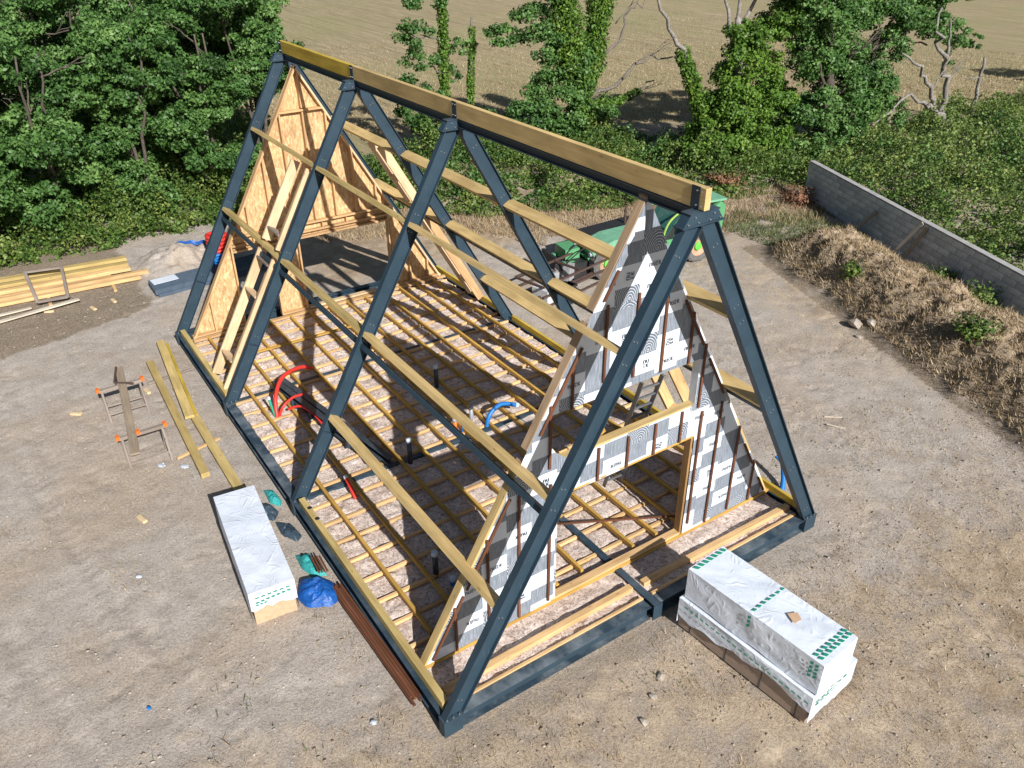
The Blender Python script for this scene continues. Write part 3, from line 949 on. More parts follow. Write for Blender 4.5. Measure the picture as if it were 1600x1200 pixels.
tree("ivy_covered_tree", (-18.5, 21.8, G), "broad bright green ivy-covered tree with pale bare limbs poking out of its top", "tree", None, t3_trunk,
     [(-18.2, 21.4, 1.0, 1.5, 1.7, 1.2, 52), (-18.2, 20.2, 1.1, 1.2, 1.2, .9, 30), (-18.4, 22.6, 2.6, 1.2, 1.2, 1.3, 40), (-18.3, 21.4, 3.6, 1.0, 1.2, 1.3, 38), (-18.4, 22.7, 4.6, 1.0, 1.1, 1.0, 26),
      (-18.3, 21.3, 4.9, .8, .8, .6, 16), (-18.0, 22.8, 0.9, 1.2, 1.3, 1.0, 34), (-18.3, 20.4, 2.4, .9, .9, .9, 26), (-18.3, 23.4, 5.5, .8, .9, .7, 18), (-18.0, 19.3, 0.5, .9, .9, .6, 22), (-18.2, 23.6, 2.4, .8, .9, 1.0, 24), (-18.2, 21.0, 2.2, 1.0, 1.0, 1.0, 30)],
     M_ivy, 0.15, 1.05, t3_extra, M_deadwood)


# the dark spreading oak with a long arm to the right
def t5_trunk(mb):
    limb(mb, [(-17, 26.4, G), (-17.2, 26.0, 2.5), (-17.4, 25.6, 5.5)], 0.34, 0.14, 0.07)
    limb(mb, [(-17.2, 26.0, 2.0), (-17.2, 28.5, 4.0), (-17.0, 31.5, 4.9), (-17.0, 35.5, 4.2)], 0.2, 0.05, 0.15)
    limb(mb, [(-17.2, 26.0, 1.6), (-16.6, 24.6, 2.8), (-16.4, 24.0, 3.8)], 0.11, 0.04, 0.08)
    for q in range(10):
        branching(mb, (-17.1, random.uniform(25.4, 33), random.uniform(3, 5)), (random.uniform(-.3, .5), random.uniform(-1, 1), random.uniform(-.3, .7)), 1.3, 0.045, 2)


tree("spreading_oak", (-17, 26.4, G), "dark spreading oak whose long leafy arm reaches right over the fallen dead tree", "tree", None, t5_trunk,
     [(-17.6, 25.2, 5.6, 1.5, 1.8, 1.1, 52), (-17.8, 27.2, 5.9, 1.5, 1.8, 1.0, 48), (-17.2, 29.2, 5.4, 1.3, 1.6, .9, 38), (-17, 31.4, 5.1, 1.1, 1.5, .8, 28), (-17, 33.4, 4.6, .8, 1.2, .6, 15),
      (-17.4, 27.0, 3.6, 1.0, 1.3, .9, 24), (-16.8, 27.7, 1.3, 1.3, 1.5, 1.0, 38), (-16.8, 26.4, 0.6, 1.3, 1.3, .9, 30), (-17, 28.9, 2.0, 1.1, 1.2, .9, 26), (-16.4, 29.9, 1.0, .8, .9, .6, 14),
      (-17, 35.4, 3.9, .6, .9, .45, 9), (-17, 36.8, 3.6, .5, .8, .35, 7), (-17, 34.8, 3.0, .4, .5, .4, 5), (-17.6, 24.0, 6.6, 1.2, 1.2, .6, 20), (-18, 27.6, 7.2, 1.8, 2.6, .6, 50), (-17.6, 30.4, 6.6, 1.3, 1.8, .5, 30), (-17.3, 33.0, 6.0, 1.0, 1.8, .5, 24), (-18.2, 24.4, 7.6, 1.5, 2.0, .6, 30), (-17.6, 22.6, 7.0, .9, 1.2, .5, 16), (-17.2, 31.6, 6.4, 1.2, 1.5, .5, 22), (-17.3, 34.2, 5.8, .9, 1.2, .4, 12), (-17, 24.6, 2.0, 1.0, 1.0, 1.0, 26), (-17.4, 25.3, 3.9, 1.2, 1.3, 1.2, 38), (-17.2, 26.6, 2.4, 1.2, 1.3, 1.0, 34), (-17.0, 25.2, 0.4, 1.2, 1.3, .8, 28),
      (-17.4, 28.0, 3.2, 1.1, 1.2, .9, 28), (-17.2, 29.8, 3.9, .9, 1.1, .7, 20), (-17, 29.4, 1.4, .9, .9, .8, 20), (-18.2, 26.0, 5.0, 1.5, 2.0, 1.4, 48)],
     M_oak, 0.145, 1.15, None, M_oakbark)

tree("field_edge_oak", (-13.4, 52.0, G), "oak beyond the right edge of the view whose shadow falls on the mown field", "tree", None,
     lambda mb: limb(mb, [(-13.4, 52.0, G), (-13.4, 52.0, 4.5)], 0.25, 0.1, 0.05),
     [(-13.4, 52.2, 4.0, 2.0, 2.2, 1.5, 60), (-13.2, 51.6, 5.4, 1.5, 1.6, 1.0, 34), (-13.6, 53.4, 3.4, 1.4, 1.4, 1.0, 30)], M_oak, 0.2, 0.7)

# fallen, bleached dead tree
mb = MB()
dX = -15.7
limb(mb, [(dX, 34.9, -0.35), (dX, 34.0, 0.15), (dX, 32.6, 0.9), (dX, 31.2, 1.5)], 0.23, 0.09, 0.07, 5)
limb(mb, [(dX, 32.6, 0.8), (dX, 31.6, 2.1), (dX, 30.6, 3.1), (dX, 28.7, 3.9)], 0.13, 0.04, 0.09)
limb(mb, [(dX, 33.4, 0.5), (dX, 33.0, 2.0), (dX, 32.1, 3.3), (dX, 31.2, 4.4), (dX, 31.0, 5.6)], 0.15, 0.05, 0.09)
limb(mb, [(dX, 32.4, 2.9), (dX, 32.3, 4.1), (dX, 31.9, 5.1)], 0.09, 0.03, 0.07)
limb(mb, [(dX, 31.4, 1.4), (dX, 30.2, 1.9), (dX, 28.9, 1.5), (dX, 27.6, 1.0)], 0.08, 0.03, 0.08)
branching(mb, (dX, 31.8, 2.0), (0.1, 0.5, 0.8), 1.1, 0.035, 2, .5)
branching(mb, (dX, 33.0, 2.2), (-0.1, 0.8, 0.5), 1.1, 0.035, 1, .5)
tag(mb.build("dead_tree", M_deadwood, smooth=True), "bleached leafless dead tree lying half over in the meadow at the field edge", "dead tree")
mb = MB()
limb(mb, [(-16.2, 37.0, -0.2), (-16.2, 36.9, 1.4), (-16.2, 36.8, 2.9)], 0.12, 0.07, 0.05)
branching(mb, (-16.2, 36.9, 1.9), (0.0, -0.9, 0.1), 1.0, 0.035, 1, .4)
tag(mb.build("dead_pole", M_deadwood, smooth=True), "single upright bare dead pole right of the fallen dead tree", "dead tree")


# ------------------------------------------------------------------ low vegetation (uncountable)
def bank(name, poly_fn, bounds, n, hfn, mat, size, label, cat, clumpscale=0.9, thresh=0.30, upb=0.4):
    x = rng.uniform(bounds[0], bounds[1], n); y = rng.uniform(bounds[2], bounds[3], n)
    ok = poly_fn(x, y)
    x = x[ok]; y = y[ok]
    c = fbm(x*clumpscale, y*clumpscale, 4, 51)
    ok = c > thresh
    x = x[ok]; y = y[ok]; c = c[ok]
    hmax = hfn(x, y)*np.clip((c-thresh)/0.35, 0.08, 1.1)
    z = ground_z(x, y, False) + hmax*rng.random(len(x))**0.35
    P_ = np.stack([x, y, z], -1)
    o = leaves(name, P_, size, mat, None, upb, None)
    return tag(o, label, cat, None, 'stuff')


def left_bank(x, y):
    edge = np.interp(y, [-16, -7.5, -4.6, -2.5, -1.2, 0.2, 2], [-22.3, -22.5, -22.5, -22.9, -22.6, -23.5, -23.5])
    edge = edge + 1.2*(fbm(y*0.9, x*0+2, 3, 8)-0.5)
    return (x < edge) & (x > -27.5)


def edge_line(y):
    return np.interp(y, [-0.5, 2, 6.6, 8, 11.4, 15.1, 18.1, 21], [-23.6, -22.8, -20.2, -18.2, -16.9, -15.3, -14.2, -13.3])


def mid_bank(x, y):
    e = edge_line(y) + 1.0*(fbm(y*0.8, x*0.3, 3, 18)-0.5)
    back = np.interp(y, [0, 11, 18, 22, 26], [-29, -27.3, -26.0, -22.5, -19])
    return (x < e) & (x > back)


def bh(x, y):
    return sstep(0, 1.6, edge_line(y)-x)*(0.45 + 3.0*np.clip(fbm(x*0.6, y*0.6, 3, 61)-0.3, 0, 1)) + 0.2


def wall_y(x):
    return 19.95 + (x+13.0)*(-4.35/10.5)


def meadow(x, y):
    back = np.interp(y, [18, 22, 26, 31, 38, 46], [-16, -17.5, -17.8, -17.2, -18.2, -17.5])
    return (y > wall_y(x)+0.35) & (x > back) & ((x > -13) | (y > 20.5))


def mh(x, y):
    return 0.2 + 3.0*np.clip(fbm(x*0.6, y*0.6, 3, 71)-0.30, 0, 1)


bank("wood_floor_growth", lambda x, y: (x < -26.5) & (y < 6.5 + 0*x), (-40, -26, -16, 6.5), 36000, lambda x, y: 0.9+0*x, M_bramble, 0.17, "shaded undergrowth below the oaks of the wood", "undergrowth", 0.8, 0.36)
bank("bramble_bank", left_bank, (-27.5, -21.5, -16, 2), 66000, lambda x, y: 1.5*sstep(-22.3, -24.5, x)+0.45, M_bramble, 0.12, "tangled green bramble along the foot of the wood", "brambles", 1.0, 0.33)
bank("ivy_undergrowth", left_bank, (-27.5, -21.5, -16, 2), 16000, lambda x, y: 0.7+0*x, M_ivy, 0.11, "yellowish undergrowth at the foot of the wood", "undergrowth", 1.3, 0.5)
bank("hedge_brambles", mid_bank, (-30, -13, -0.5, 24), 135000, bh, M_bramble, 0.13, "thick bramble bank between the yard and the field", "brambles", 0.8, 0.36)
bank("hedge_dark_growth", mid_bank, (-30, -13, -0.5, 24), 52000, lambda x, y: bh(x, y)*1.15, M_oak, 0.14, "darker shrubs within the bank behind the machine", "shrubs", 0.55, 0.50)
bank("meadow_growth", meadow, (-19, 3, 13, 46), 125000, mh, M_meadow, 0.13, "dense yellow-green wild growth beyond the block wall", "wild plants", 1.3, 0.12)
bank("meadow_dark_growth", meadow, (-19, 3, 13, 46), 125000, lambda x, y: mh(x, y)*1.25, M_oak, 0.14, "greener nettle clumps in the wild growth beyond the wall", "wild plants", 0.7, 0.47)


def blades(name, n, area, fn, h, mat, label, cat, width=0.012, lean=0.6):
    x = rng.uniform(area[0], area[1], n); y = rng.uniform(area[2], area[3], n)
    ok = fn(x, y); x = x[ok]; y = y[ok]; n = len(x)
    z = ground_z(x, y)
    a = rng.uniform(0, 6.28, n); w = width*rng.uniform(0.6, 1.5, n)
    hh = h*rng.uniform(0.4, 1.3, n); la = rng.uniform(0, 6.28, n); ll = hh*lean*rng.uniform(0.2, 1.4, n)
    b0 = np.stack([x-w*np.cos(a), y-w*np.sin(a), z-0.01], -1)
    b1 = np.stack([x+w*np.cos(a), y+w*np.sin(a), z-0.01], -1)
    tp = np.stack([x+ll*np.cos(la), y+ll*np.sin(la), z+hh], -1)
    Vv = np.stack([b0, b1, tp], 1).reshape(-1, 3)
    o = from_arrays(name, Vv, np.arange(n*3).reshape(n, 3), mat, center=False, attrs={"rnd": np.repeat(rng.random(n), 3)})
    return tag(o, label, cat, None, 'stuff')


def outside(x, y):
    return ~((x > -14.7) & (x < 0.25) & (np.abs(y) < 4.3))


def dry_fn(x, y):
    m = fbm(x*0.7, y*0.7, 4, 91)
    right = sstep(-2.5, 1.5, x + 0.05*y)*0.24 + sstep(5, 9, y)*0.12
    return outside(x, y) & (m + right > 0.62)


blades("dry_grass_tufts", 62000, (-9, 7, -9, 16), dry_fn, 0.07, M_dry, "short dried grass lying on the tan earth", "dry grass", 0.006, 1.2)
blades("mound_stubble", 100000, (-11.5, 8, 7, 18.5), lambda x, y: (ground_z(x, y, False) > G+0.15), 0.13, M_dry, "dry stalks covering the earth mound", "dry grass", 0.012, 0.9)
blades("verge_dry_grass", 60000, (-24, -10, 2, 21), lambda x, y: (x < edge_line(y)+2.2+2*fbm(x, y, 2, 4)) & (x > edge_line(y)-1.0), 0.22, M_dry, "dry grass fringe in front of the bramble bank", "dry grass", 0.012, 0.8)
blades("verge_green_grass", 9000, (-14.5, -8.5, 14.5, 20.3), lambda x, y: (y < wall_y(x)-0.1) & (fbm(x*0.8, y*0.8, 3, 14) > 0.45), 0.20, M_greengrass, "green grass tongue at the end of the block wall", "grass", 0.014, 0.8)
blades("yard_green_weeds", 9000, (-3, 6.5, -9, 12), lambda x, y: outside(x, y) & (fbm(x*1.6, y*1.6, 3, 77) > 0.68), 0.07, M_greengrass, "tiny green weeds in the dry yard", "weeds", 0.010, 0.8)
blades("field_stubble", 150000, (-60, -17, 4, 60), lambda x, y: (-0.9*x+0.42*y > 33) & (rng.random(len(x)) < np.exp(-np.clip(-0.9*x+0.42*y-36, 0, 99)/14)), 0.14, M_dry, "cut straw stubble of the mown field", "stubble", 0.020, 0.9)


def shrub(name, x, y, r, h, n, mat, label, cat, size=0.10, group=None):
    z = float(ground_z(np.array([x]), np.array([y]))[0])
    root = empty(name, (x, y, z), label, cat, group)
    mb = MB()
    for k in range(6):
        a = random.uniform(0, 6.28)
        limb(mb, [(x, y, z), (x+r*0.4*math.cos(a), y+r*0.4*math.sin(a), z+h*0.6), (x+r*0.8*math.cos(a), y+r*0.8*math.sin(a), z+h*0.95)], 0.012, 0.004, 0.02, 2, 5)
    mb.build("stem", M_bark, root)
    q = rng.normal(size=(n, 3)); q /= np.linalg.norm(q, axis=1)[:, None]
    P_ = np.array([x, y, z+h*0.42]) + q*(rng.random(n)**0.7)[:, None]*np.array([r*1.15, r*1.15, h*0.55])*(0.35+1.2*vnoise(np.arctan2(q[:, 1], q[:, 0])*1.6+5, q[:, 2]*2+5, int(abs(x)*7)))[:, None]
    leaves("foliage", P_, size, mat, root, 0.4, q, center=True)
    return root


shrub("small_shrub", -6.1, 13.3, 0.28, 0.5, 520, M_bramble, "small green shrub growing on the near end of the earth mound", "shrub")
shrub("small_shrub", -1.75, 12.0, 0.42, 0.7, 900, M_bramble, "larger green shrub on the flank of the earth mound at the right edge", "shrub")
shrub("small_shrub", -4.9, 16.05, 0.5, 0.8, 900, M_bramble, "shrub between the block wall and the mound, left one of two", "shrub")
shrub("small_shrub", -3.3, 15.2, 0.45, 0.7, 800, M_bramble, "shrub between the block wall and the mound, right one of two", "shrub")
shrub("dry_plant", -12.5, 18.9, 0.6, 0.75, 900, M_rustplant, "reddish dried plant at the end of the block wall", "plant")
shrub("dry_plant", -15.8, 18.4, 0.9, 0.7, 900, M_rustplant, "dried pinkish brush heap at the edge of the bramble bank", "plant")
shrub("bright_bush", -22.6, 3.9, 1.0, 0.9, 2400, M_ivy, "low bright green bush behind the far gable opening", "shrub")

# ------------------------------------------------------------------ concrete block wall
wd = Vector((10.5, -4.35, 0)).normalized(); wn_ = Vector((-wd.y, wd.x, 0))
w0 = Vector((-13.0, 19.95, 0))
wall = empty("block_wall", (w0.x, w0.y, G), "long unrendered grey concrete block wall running towards the right edge", "wall")
BL, BHt, BT = 0.50, 0.195, 0.20
NB = 40
core = MB()
core.bar(w0 + Vector((0, 0, 0.3)) + wd*0.02, w0 + wd*(NB*BL-0.02) + Vector((0, 0, 0.3)), BT-0.03, 1.30)
core.build("mortar", plain("grey_mortar", (0.24, 0.235, 0.23), 0.95, 0.2), wall)
cap = MB()
cap.bar(w0 + Vector((0, 0, G+7*0.2+0.03)), w0 + wd*(NB*BL) + Vector((0, 0, G+7*0.2+0.03)), BT+0.01, 0.035)
cap.build("mortar_capping", plain("pale_capping", (0.36, 0.35, 0.34), 0.95, 0.2, 3), wall)
for row in range(7):
    off = 0.25 if row % 2 else 0.0
    for k in range(NB - (1 if row % 2 else 0)):
        s = off + k*BL
        jx = random.uniform(-0.004, 0.004)
        c = w0 + wd*(s+BL/2) + wn_*jx + Vector((0, 0, G + row*0.2 + 0.1))
        beam("block", c - wd*(BL/2-0.006), c + wd*(BL/2-0.006), BT, BHt-0.004, M_concrete, wall)
    if row % 2:
        for s in (0.0, NB*BL-0.25):
            c = w0 + wd*(s+0.125) + Vector((0, 0, G + row*0.2 + 0.1))
            beam("block", c - wd*0.119, c + wd*0.119, BT, BHt-0.004, M_concrete, wall)
# junk leaning on the wall
def leaning(name, s, ang, L, mat, label):
    a = w0 + wd*s - wn_*0.45 + Vector((0, 0, 0.05)); b = w0 + wd*(s+ang) - wn_*0.14 + Vector((0, 0, 0.95*L))
    tag(beam(name, a, b, 0.12, 0.03, mat, up=tuple(wn_)), label, "board")
leaning("leaning_board", 4.4, 0.35, 0.7, M_old, "short dark board leaning on the block wall near its far end")
leaning("leaning_board", 6.6, 0.5, 1.15, M_white_wood, "pale batten leaning against the middle of the block wall, left one")
leaning("leaning_board", 7.1, 0.25, 1.1, M_old, "narrow batten leaning against the middle of the block wall, right one")

# ------------------------------------------------------------------ THE A-FRAME BUILDING
house = empty("a_frame_house", (-7.2, 0, G), "unfinished A-frame house with dark steel portals, yellow purlins and a printed membrane gable", "house")
steelf = empty("steel_frame", (-7.2, 0, G), parent=house)
n_in = {-1: Vector((0, H, -W2)).normalized(), 1: Vector((0, -H, -W2)).normalized()}   # inward roof normals
RAFT_H, RAFT_B = 0.27, 0.125


def roof_pt(x, side, z, d=0.0):
    """point on the roof plane at height z, d metres inward"""
    p = Vector((x, side*(W2 - z*W2/H), z))
    return p + n_in[side]*d


def rafter(x, side):
    a = Vector((0, -side*W2, H)).normalized()      # up the slope
    nv = n_in[side]
    pr = iprofile(RAFT_H, RAFT_B, 0.014, 0.010)
    ztop = 6.52
    bot, top = [], []
    for (b, d) in pr:
        p = Vector((x - RAFT_B/2 + b*side, side*W2, 0)) + nv*d
        bot.append(p + a*((0.0 - p.z)/a.z)); top.append(p + a*((ztop - p.z)/a.z))
    V_ = bot + top; n = 12
    F_ = [(11, 2, 1, 0), (10, 9, 4, 3), (8, 7, 6, 5)]
    F_ += [tuple(n+i for i in reversed(f)) for f in F_]
    F_ += [(i, (i+1) % n, n+(i+1) % n, n+i) for i in range(n)]
    return from_arrays("steel_rafter", [tuple(v) for v in V_], F_, M_steel, steelf)


for x in FX:
    for s in (-1, 1):
        rafter(x, s)
    xm = x - RAFT_B/2
    mb = MB()
    mb.prism([(x+0.012, -0.335, 6.515), (x+0.012, 0.335, 6.515), (x+0.012, 0.235, 6.655), (x+0.012, -0.235, 6.655)], (-RAFT_B-0.024, 0, 0))
    mb.box((xm, 0, 6.505), (RAFT_B+0.06, 0.72, 0.016))
    mb.box((xm, 0, 6.663), (RAFT_B+0.05, 0.50, 0.014))
    mb.build("apex_plate", M_steel, steelf)
    mb = MB()
    for sy in (-0.27, -0.1, 0.1, 0.27):
        mb.tube([(x+0.012, sy, 6.545), (x+0.030, sy, 6.545)], 0.011, 6)
    for sy in (-0.16, 0.16):
        mb.tube([(x+0.012, sy, 6.62), (x+0.030, sy, 6.62)], 0.013, 6)
    for sz in (6.73, 6.91):
        mb.tube([(xm-0.03, -0.056, sz), (xm-0.03, -0.075, sz)], 0.010, 6)
        mb.tube([(xm+0.05, -0.056, sz), (xm+0.05, -0.075, sz)], 0.010, 6)
    mb.build("bolts", M_bolt, steelf)
    xb = xm - 0.06 if x > -1 else xm
    mb = MB()
    mb.box((xb, -0.054, 6.815), (0.14, 0.008, 0.29)); mb.box((xb, 0.054, 6.815), (0.14, 0.008, 0.29))
    mb.build("ridge_bracket", M_steel_dark, steelf)
    # foot blocks
    for s in (-1, 1):
        mb = MB()
        yo = s*(W2+0.02)
        mb.box((xm, s*(W2-0.13), -0.155), (0.15, 0.30, 0.31))
        mb.box((xm, s*(W2-0.14), 0.004), (0.16, 0.33, 0.012))
        mb.build("rafter_foot", M_steel, steelf)
        mb = MB()
        for dy in (-0.1, 0.0, 0.1):
            mb.tube([(x+0.0, s*(W2-0.14)+dy, 0.010), (x+0.0, s*(W2-0.14)+dy, 0.035)], 0.014, 6)
        mb.build("bolts", M_bolt, steelf)

for x in FX[:3]:
    for s in (-1, 1):
        for zz in (1.35,):
            p = roof_pt(x-0.03, s, zz, 0.135)
            mb = MB(); mb.bar(p - n_in[s]*0.12, p + n_in[s]*0.12, 0.05, 0.012, up=tuple(Vector((0, -s*W2, H)).normalized()))
            mb.build("web_stiffener", M_steel, steelf)
for x in FX:
    for s in (-1, 1):
        mb = MB()
        for zz in (0.30, 1.52, 3.02, 3.30, 4.90, 5.18, 6.2):
            for dd in (0.10, 0.17):
                p = roof_pt(x-RAFT_B/2+0.004, s, zz, dd); mb.tube([p, p+Vector((0.016, 0, 0))], 0.010, 6)
        tag(mb.build("web_bolts", M_bolt, steelf), kind='stuff')

# steel under the ridge, eaves beams, tie rails and ground beams
ibeam("ridge_steel", (FX[0]-RAFT_B, 0, 6.66), (0.0-RAFT_B-0.02, 0, 6.66), 0.13, 0.10, M_steel_dark, steelf)
for s in (-1, 1):
    for a, b in zip(FX[:-1], FX[1:]):
        dusty = (s == -1 and a == FX[1])
        ibeam("edge_beam", (a+0.02, s*3.90, -0.004), (b-0.15, s*3.90, -0.004), 0.24, 0.20, M_steel_dusty if dusty else M_steel, steelf)
        zt = 2.92
        yt = s*(W2 - zt*W2/H)
        p0 = Vector((a-0.055, yt, zt)) + n_in[s]*0.13; p1 = Vector((b-0.068, yt, zt)) + n_in[s]*0.13
        mb = MB(); mb.bar(p0, p1, 0.085, 0.085, up=tuple(-n_in[s]))
        mb.build("tie_rail", M_steel, steelf)
ibeam("end_beam", (-0.11, -3.73, -0.03), (-0.11, -0.10, -0.03), 0.27, 0.20, M_steel_dusty, steelf)
ibeam("end_beam", (-0.11, 0.10, -0.03), (-0.11, 3.73, -0.03), 0.27, 0.20, M_steel_dusty, steelf)
ibeam("end_beam", (FX[0]-0.1, -3.7, -0.03), (FX[0]-0.1, 3.7, -0.03), 0.25, 0.20, M_steel, steelf)
mb = MB()
mb.box((-1.30, 0, -0.012), (2.66, 0.13, 0.024)); mb.box((-1.30, 0, -0.15), (2.66, 0.012, 0.25)); mb.box((-1.30, 0, -0.285), (2.66, 0.13, 0.02))
mb.box((0.035, 0, -0.15), (0.016, 0.19, 0.30))
mb.build("centre_beam", M_steel, steelf)
for x in FX[1:3]:
    mb = MB(); mb.box((x-0.06, 0, -0.052), (0.11, 7.4, 0.075)); mb.build("cross_beam", M_steel, steelf)

# ridge beam and purlins
for a, b, L_ in ((FX[0]-0.10, FX[1]-0.06, None), (FX[1]-0.055, FX[2]-0.06, None), (FX[2]-0.055, 0.035, None)):
    beam("ridge_beam", (a, 0, 6.818), (b, 0, 6.818), 0.096, 0.275, M_yellow if a < -12 else M_glulam, house)


def purlin(x0, x1, side, z, mat=M_glulam, depth=0.225, th=0.078):
    a = Vector((0, -side*W2, H)).normalized(); nv = n_in[side]
    P0 = roof_pt(0, side, z)
    c = 0.05
    prof = [(x0, 0.05), (x0+0.07, 0.006), (x1-0.07, 0.006), (x1, 0.05), (x1, depth-0.015), (x1-0.04, depth), (x0+0.04, depth), (x0, depth-0.015)]
    cen = Vector(((x0+x1)/2, P0.y, P0.z)) + nv*depth/2
    R = Matrix((Vector((1, 0, 0)), a, nv)).transposed()
    loc = []
    for sgn in (0.0, -th):
        for (xx, dd) in prof:
            w = Vector((xx, P0.y, P0.z)) + nv*dd + a*sgn
            loc.append(tuple(R.transposed() @ (w-cen)))
    n = 8
    F_ = [tuple(range(n)), tuple(range(2*n-1, n-1, -1))] + [((i+1) % n, i, n+i, n+(i+1) % n) for i in range(n)]
    M = R.to_4x4(); M.translation = cen
    return from_arrays("purlin", loc, F_, mat, house, world=M)


bays = [(FX[0]-0.055, FX[1]-0.068), (FX[1]-0.055, FX[2]-0.068), (FX[2]-0.055, FX[3]-0.068)]
for s in (-1, 1):
    for i, (a, b) in enumerate(bays):
        purlin(a, b, s, 5.04, M_treated if (s == -1 and i < 2) else M_glulam)
        purlin(a, b, s, 3.16, M_treated if (s == -1 and i < 2) else M_glulam)
purlin(*bays[2], -1, 1.66)
purlin(*bays[1], 1, 1.48)
# sole timbers on the edge beams
for s, bs in ((-1, (0, 2)), (1, (0, 1, 2))):
    for i in bs:
        a, b = bays[i]
        beam("edge_timber", (a+0.19, s*3.865, 0.075), (b-0.13, s*3.865, 0.075), 0.115 if s < 0 else 0.07, 0.15, M_treated if s < 0 else M_yellow, house)
mb = MB()
for xx in (-5.35, -4.98):
    mb.tube([(xx, -3.842, 0.149), (xx, -3.842, 0.153)], 0.045, 12)
mb.build("notch", M_tdark, house)

# ---- floor
floor = empty("floor_structure", (-7.2, 0, 0), parent=house)
fx = np.arange(-13.9, -0.20, 0.05); fy = np.arange(-3.78, 3.79, 0.05)
A_, B2 = np.meshgrid(fx, fy, indexing='ij')
cellx = (A_ + 1.52) / 0.57; celly = B2/0.56
px_ = np.abs(cellx - np.round(cellx))*0.57
gap = np.exp(-(px_/0.045)**2)
wz = -0.062 + 0.105*(fbm(A_*5.2, B2*5.2, 4, 101)-0.48) + 0.04*(fbm(A_*1.3, B2*1.3, 2, 103)-0.5) - np.where(A_ < -1.4, gap*0.055, 0)
V = np.stack([A_, B2, wz], -1).reshape(-1, 3)
idx = np.arange(A_.size).reshape(A_.shape)
F = np.stack([idx[:-1, :-1], idx[1:, :-1], idx[1:, 1:], idx[:-1, 1:]], -1).reshape(-1, 4)
tag(from_arrays("glass_wool", V, F, M_wool, floor, center=False, smooth=True), kind='stuff')
for k in range(22):
    x = -1.52 - k*0.57
    for ya, yb in ((-3.78, -0.01), (0.01, 3.78)):
        jit = random.uniform(-0.02, 0.02)
        beam("joist", (x, ya, -0.054), (x+jit, yb, -0.054), 0.060, 0.06, M_joist, floor)
for k in range(-6, 7):
    y = k*0.562
    xe = -1.24 if k != 0 else -2.62
    if k in (-6,): xe = -1.5
    beam("floor_batten", (-13.62, y, 0.028), (xe + random.uniform(-.03, .03), y, 0.028), 0.062, 0.085, M_batten, floor)
# outer platform timbers
beam("deck_timber", (-0.48, -3.75, -0.01), (-0.52, -0.11, -0.01), 0.115, 0.10, M_joist, floor)
beam("deck_timber", (-0.49, 0.11, -0.01), (-0.45, 3.75, -0.01), 0.115, 0.10, M_joist, floor)
beam("deck_timber", (-0.235, -3.5, -0.035), (-0.235, -0.10, -0.035), 0.05, 0.07, M_joist, floor)
beam("deck_timber", (-0.235, 0.10, -0.035), (-0.235, 3.7, -0.035), 0.05, 0.07, M_joist, floor)
beam("door_sill", (-1.07, -1.42, 0.055), (-1.07, 1.46, 0.055), 0.145, 0.05, M_joist, floor)
beam("sole_plate", (-1.065, -3.80, 0.0), (-1.065, 3.85, 0.0), 0.17, 0.058, M_batten, floor)
beam("loose_batten", (-2.47, -0.35, 0.10), (-1.34, 1.75, 0.10), 0.035, 0.03, M_brown, floor)
beam("marking_plank", (-12.0, -2.9, 0.09), (-11.98, 0.15, 0.09), 0.09, 0.035, M_batten, floor)
beam("sole_plate", (-13.62, -3.75, 0.03), (-13.62, 3.8, 0.03), 0.12, 0.06, M_stud, floor)
beam("door_sill", (-13.75, -0.5, 0.10), (-13.75, 2.0, 0.10), 0.16, 0.05, M_pale, floor)


# ---- gable walls
def rakez(y, top=6.60): return top - 1.737*abs(y)
def rakey(z, top=6.60): return max(0.0, (top - z)/1.737)


# far gable: OSB outside, studs inside
gab = empty("osb_gable", (-13.75, 0, 0), parent=house)
XO = -13.86


def osb(poly, x=XO, th=0.018):
    mb = MB(); mb.prism([(x, y, z) for y, z in poly], (-th, 0, 0)); return mb.build("osb_panel", M_osb, gab)


TP = 6.48
ry = lambda z: rakey(z, TP)
gp = 0.004
osb([(-ry(5.4)+.0, 5.4+gp), (ry(5.4), 5.4+gp), (0, TP)])
osb([(-ry(2.5), 2.5+gp), (-0.56-gp, 2.5+gp), (-0.56-gp, 5.4-gp), (-ry(5.4), 5.4-gp)])
osb([(-0.56+gp, 2.5+gp), (0.64-gp, 2.5+gp), (0.64-gp, 5.4-gp), (-0.56+gp, 5.4-gp)])
osb([(0.64+gp, 2.5+gp), (ry(2.5), 2.5+gp), (ry(5.4), 5.4-gp), (0.64+gp, 5.4-gp)])
osb([(-2.30, 2.12), (0.64-gp, 2.12), (0.64-gp, 2.5-gp), (-2.30, 2.5-gp)])
osb([(0.64+gp, 2.12), (2.10, 2.12), (2.10, 2.5-gp), (0.64+gp, 2.5-gp)])
osb([(-ry(0.05), 0.05), (-2.30, 0.05), (-2.30, 2.5-gp), (-ry(2.5), 2.5-gp)])
osb([(-1.28, 0.05), (-0.52, 0.05), (-0.52, 2.12-gp), (-1.28, 2.12-gp)])
osb([(2.10+gp, 0.05), (ry(0.05), 0.05), (ry(2.5), 2.5-gp), (2.10+gp, 2.5-gp)])


def gstud(y, z0, z1, mat=M_stud):
    beam("stud", (XO+0.075, y, z0), (XO+0.075, y, z1), 0.045, 0.145, mat, gab, up=(1, 0, 0))


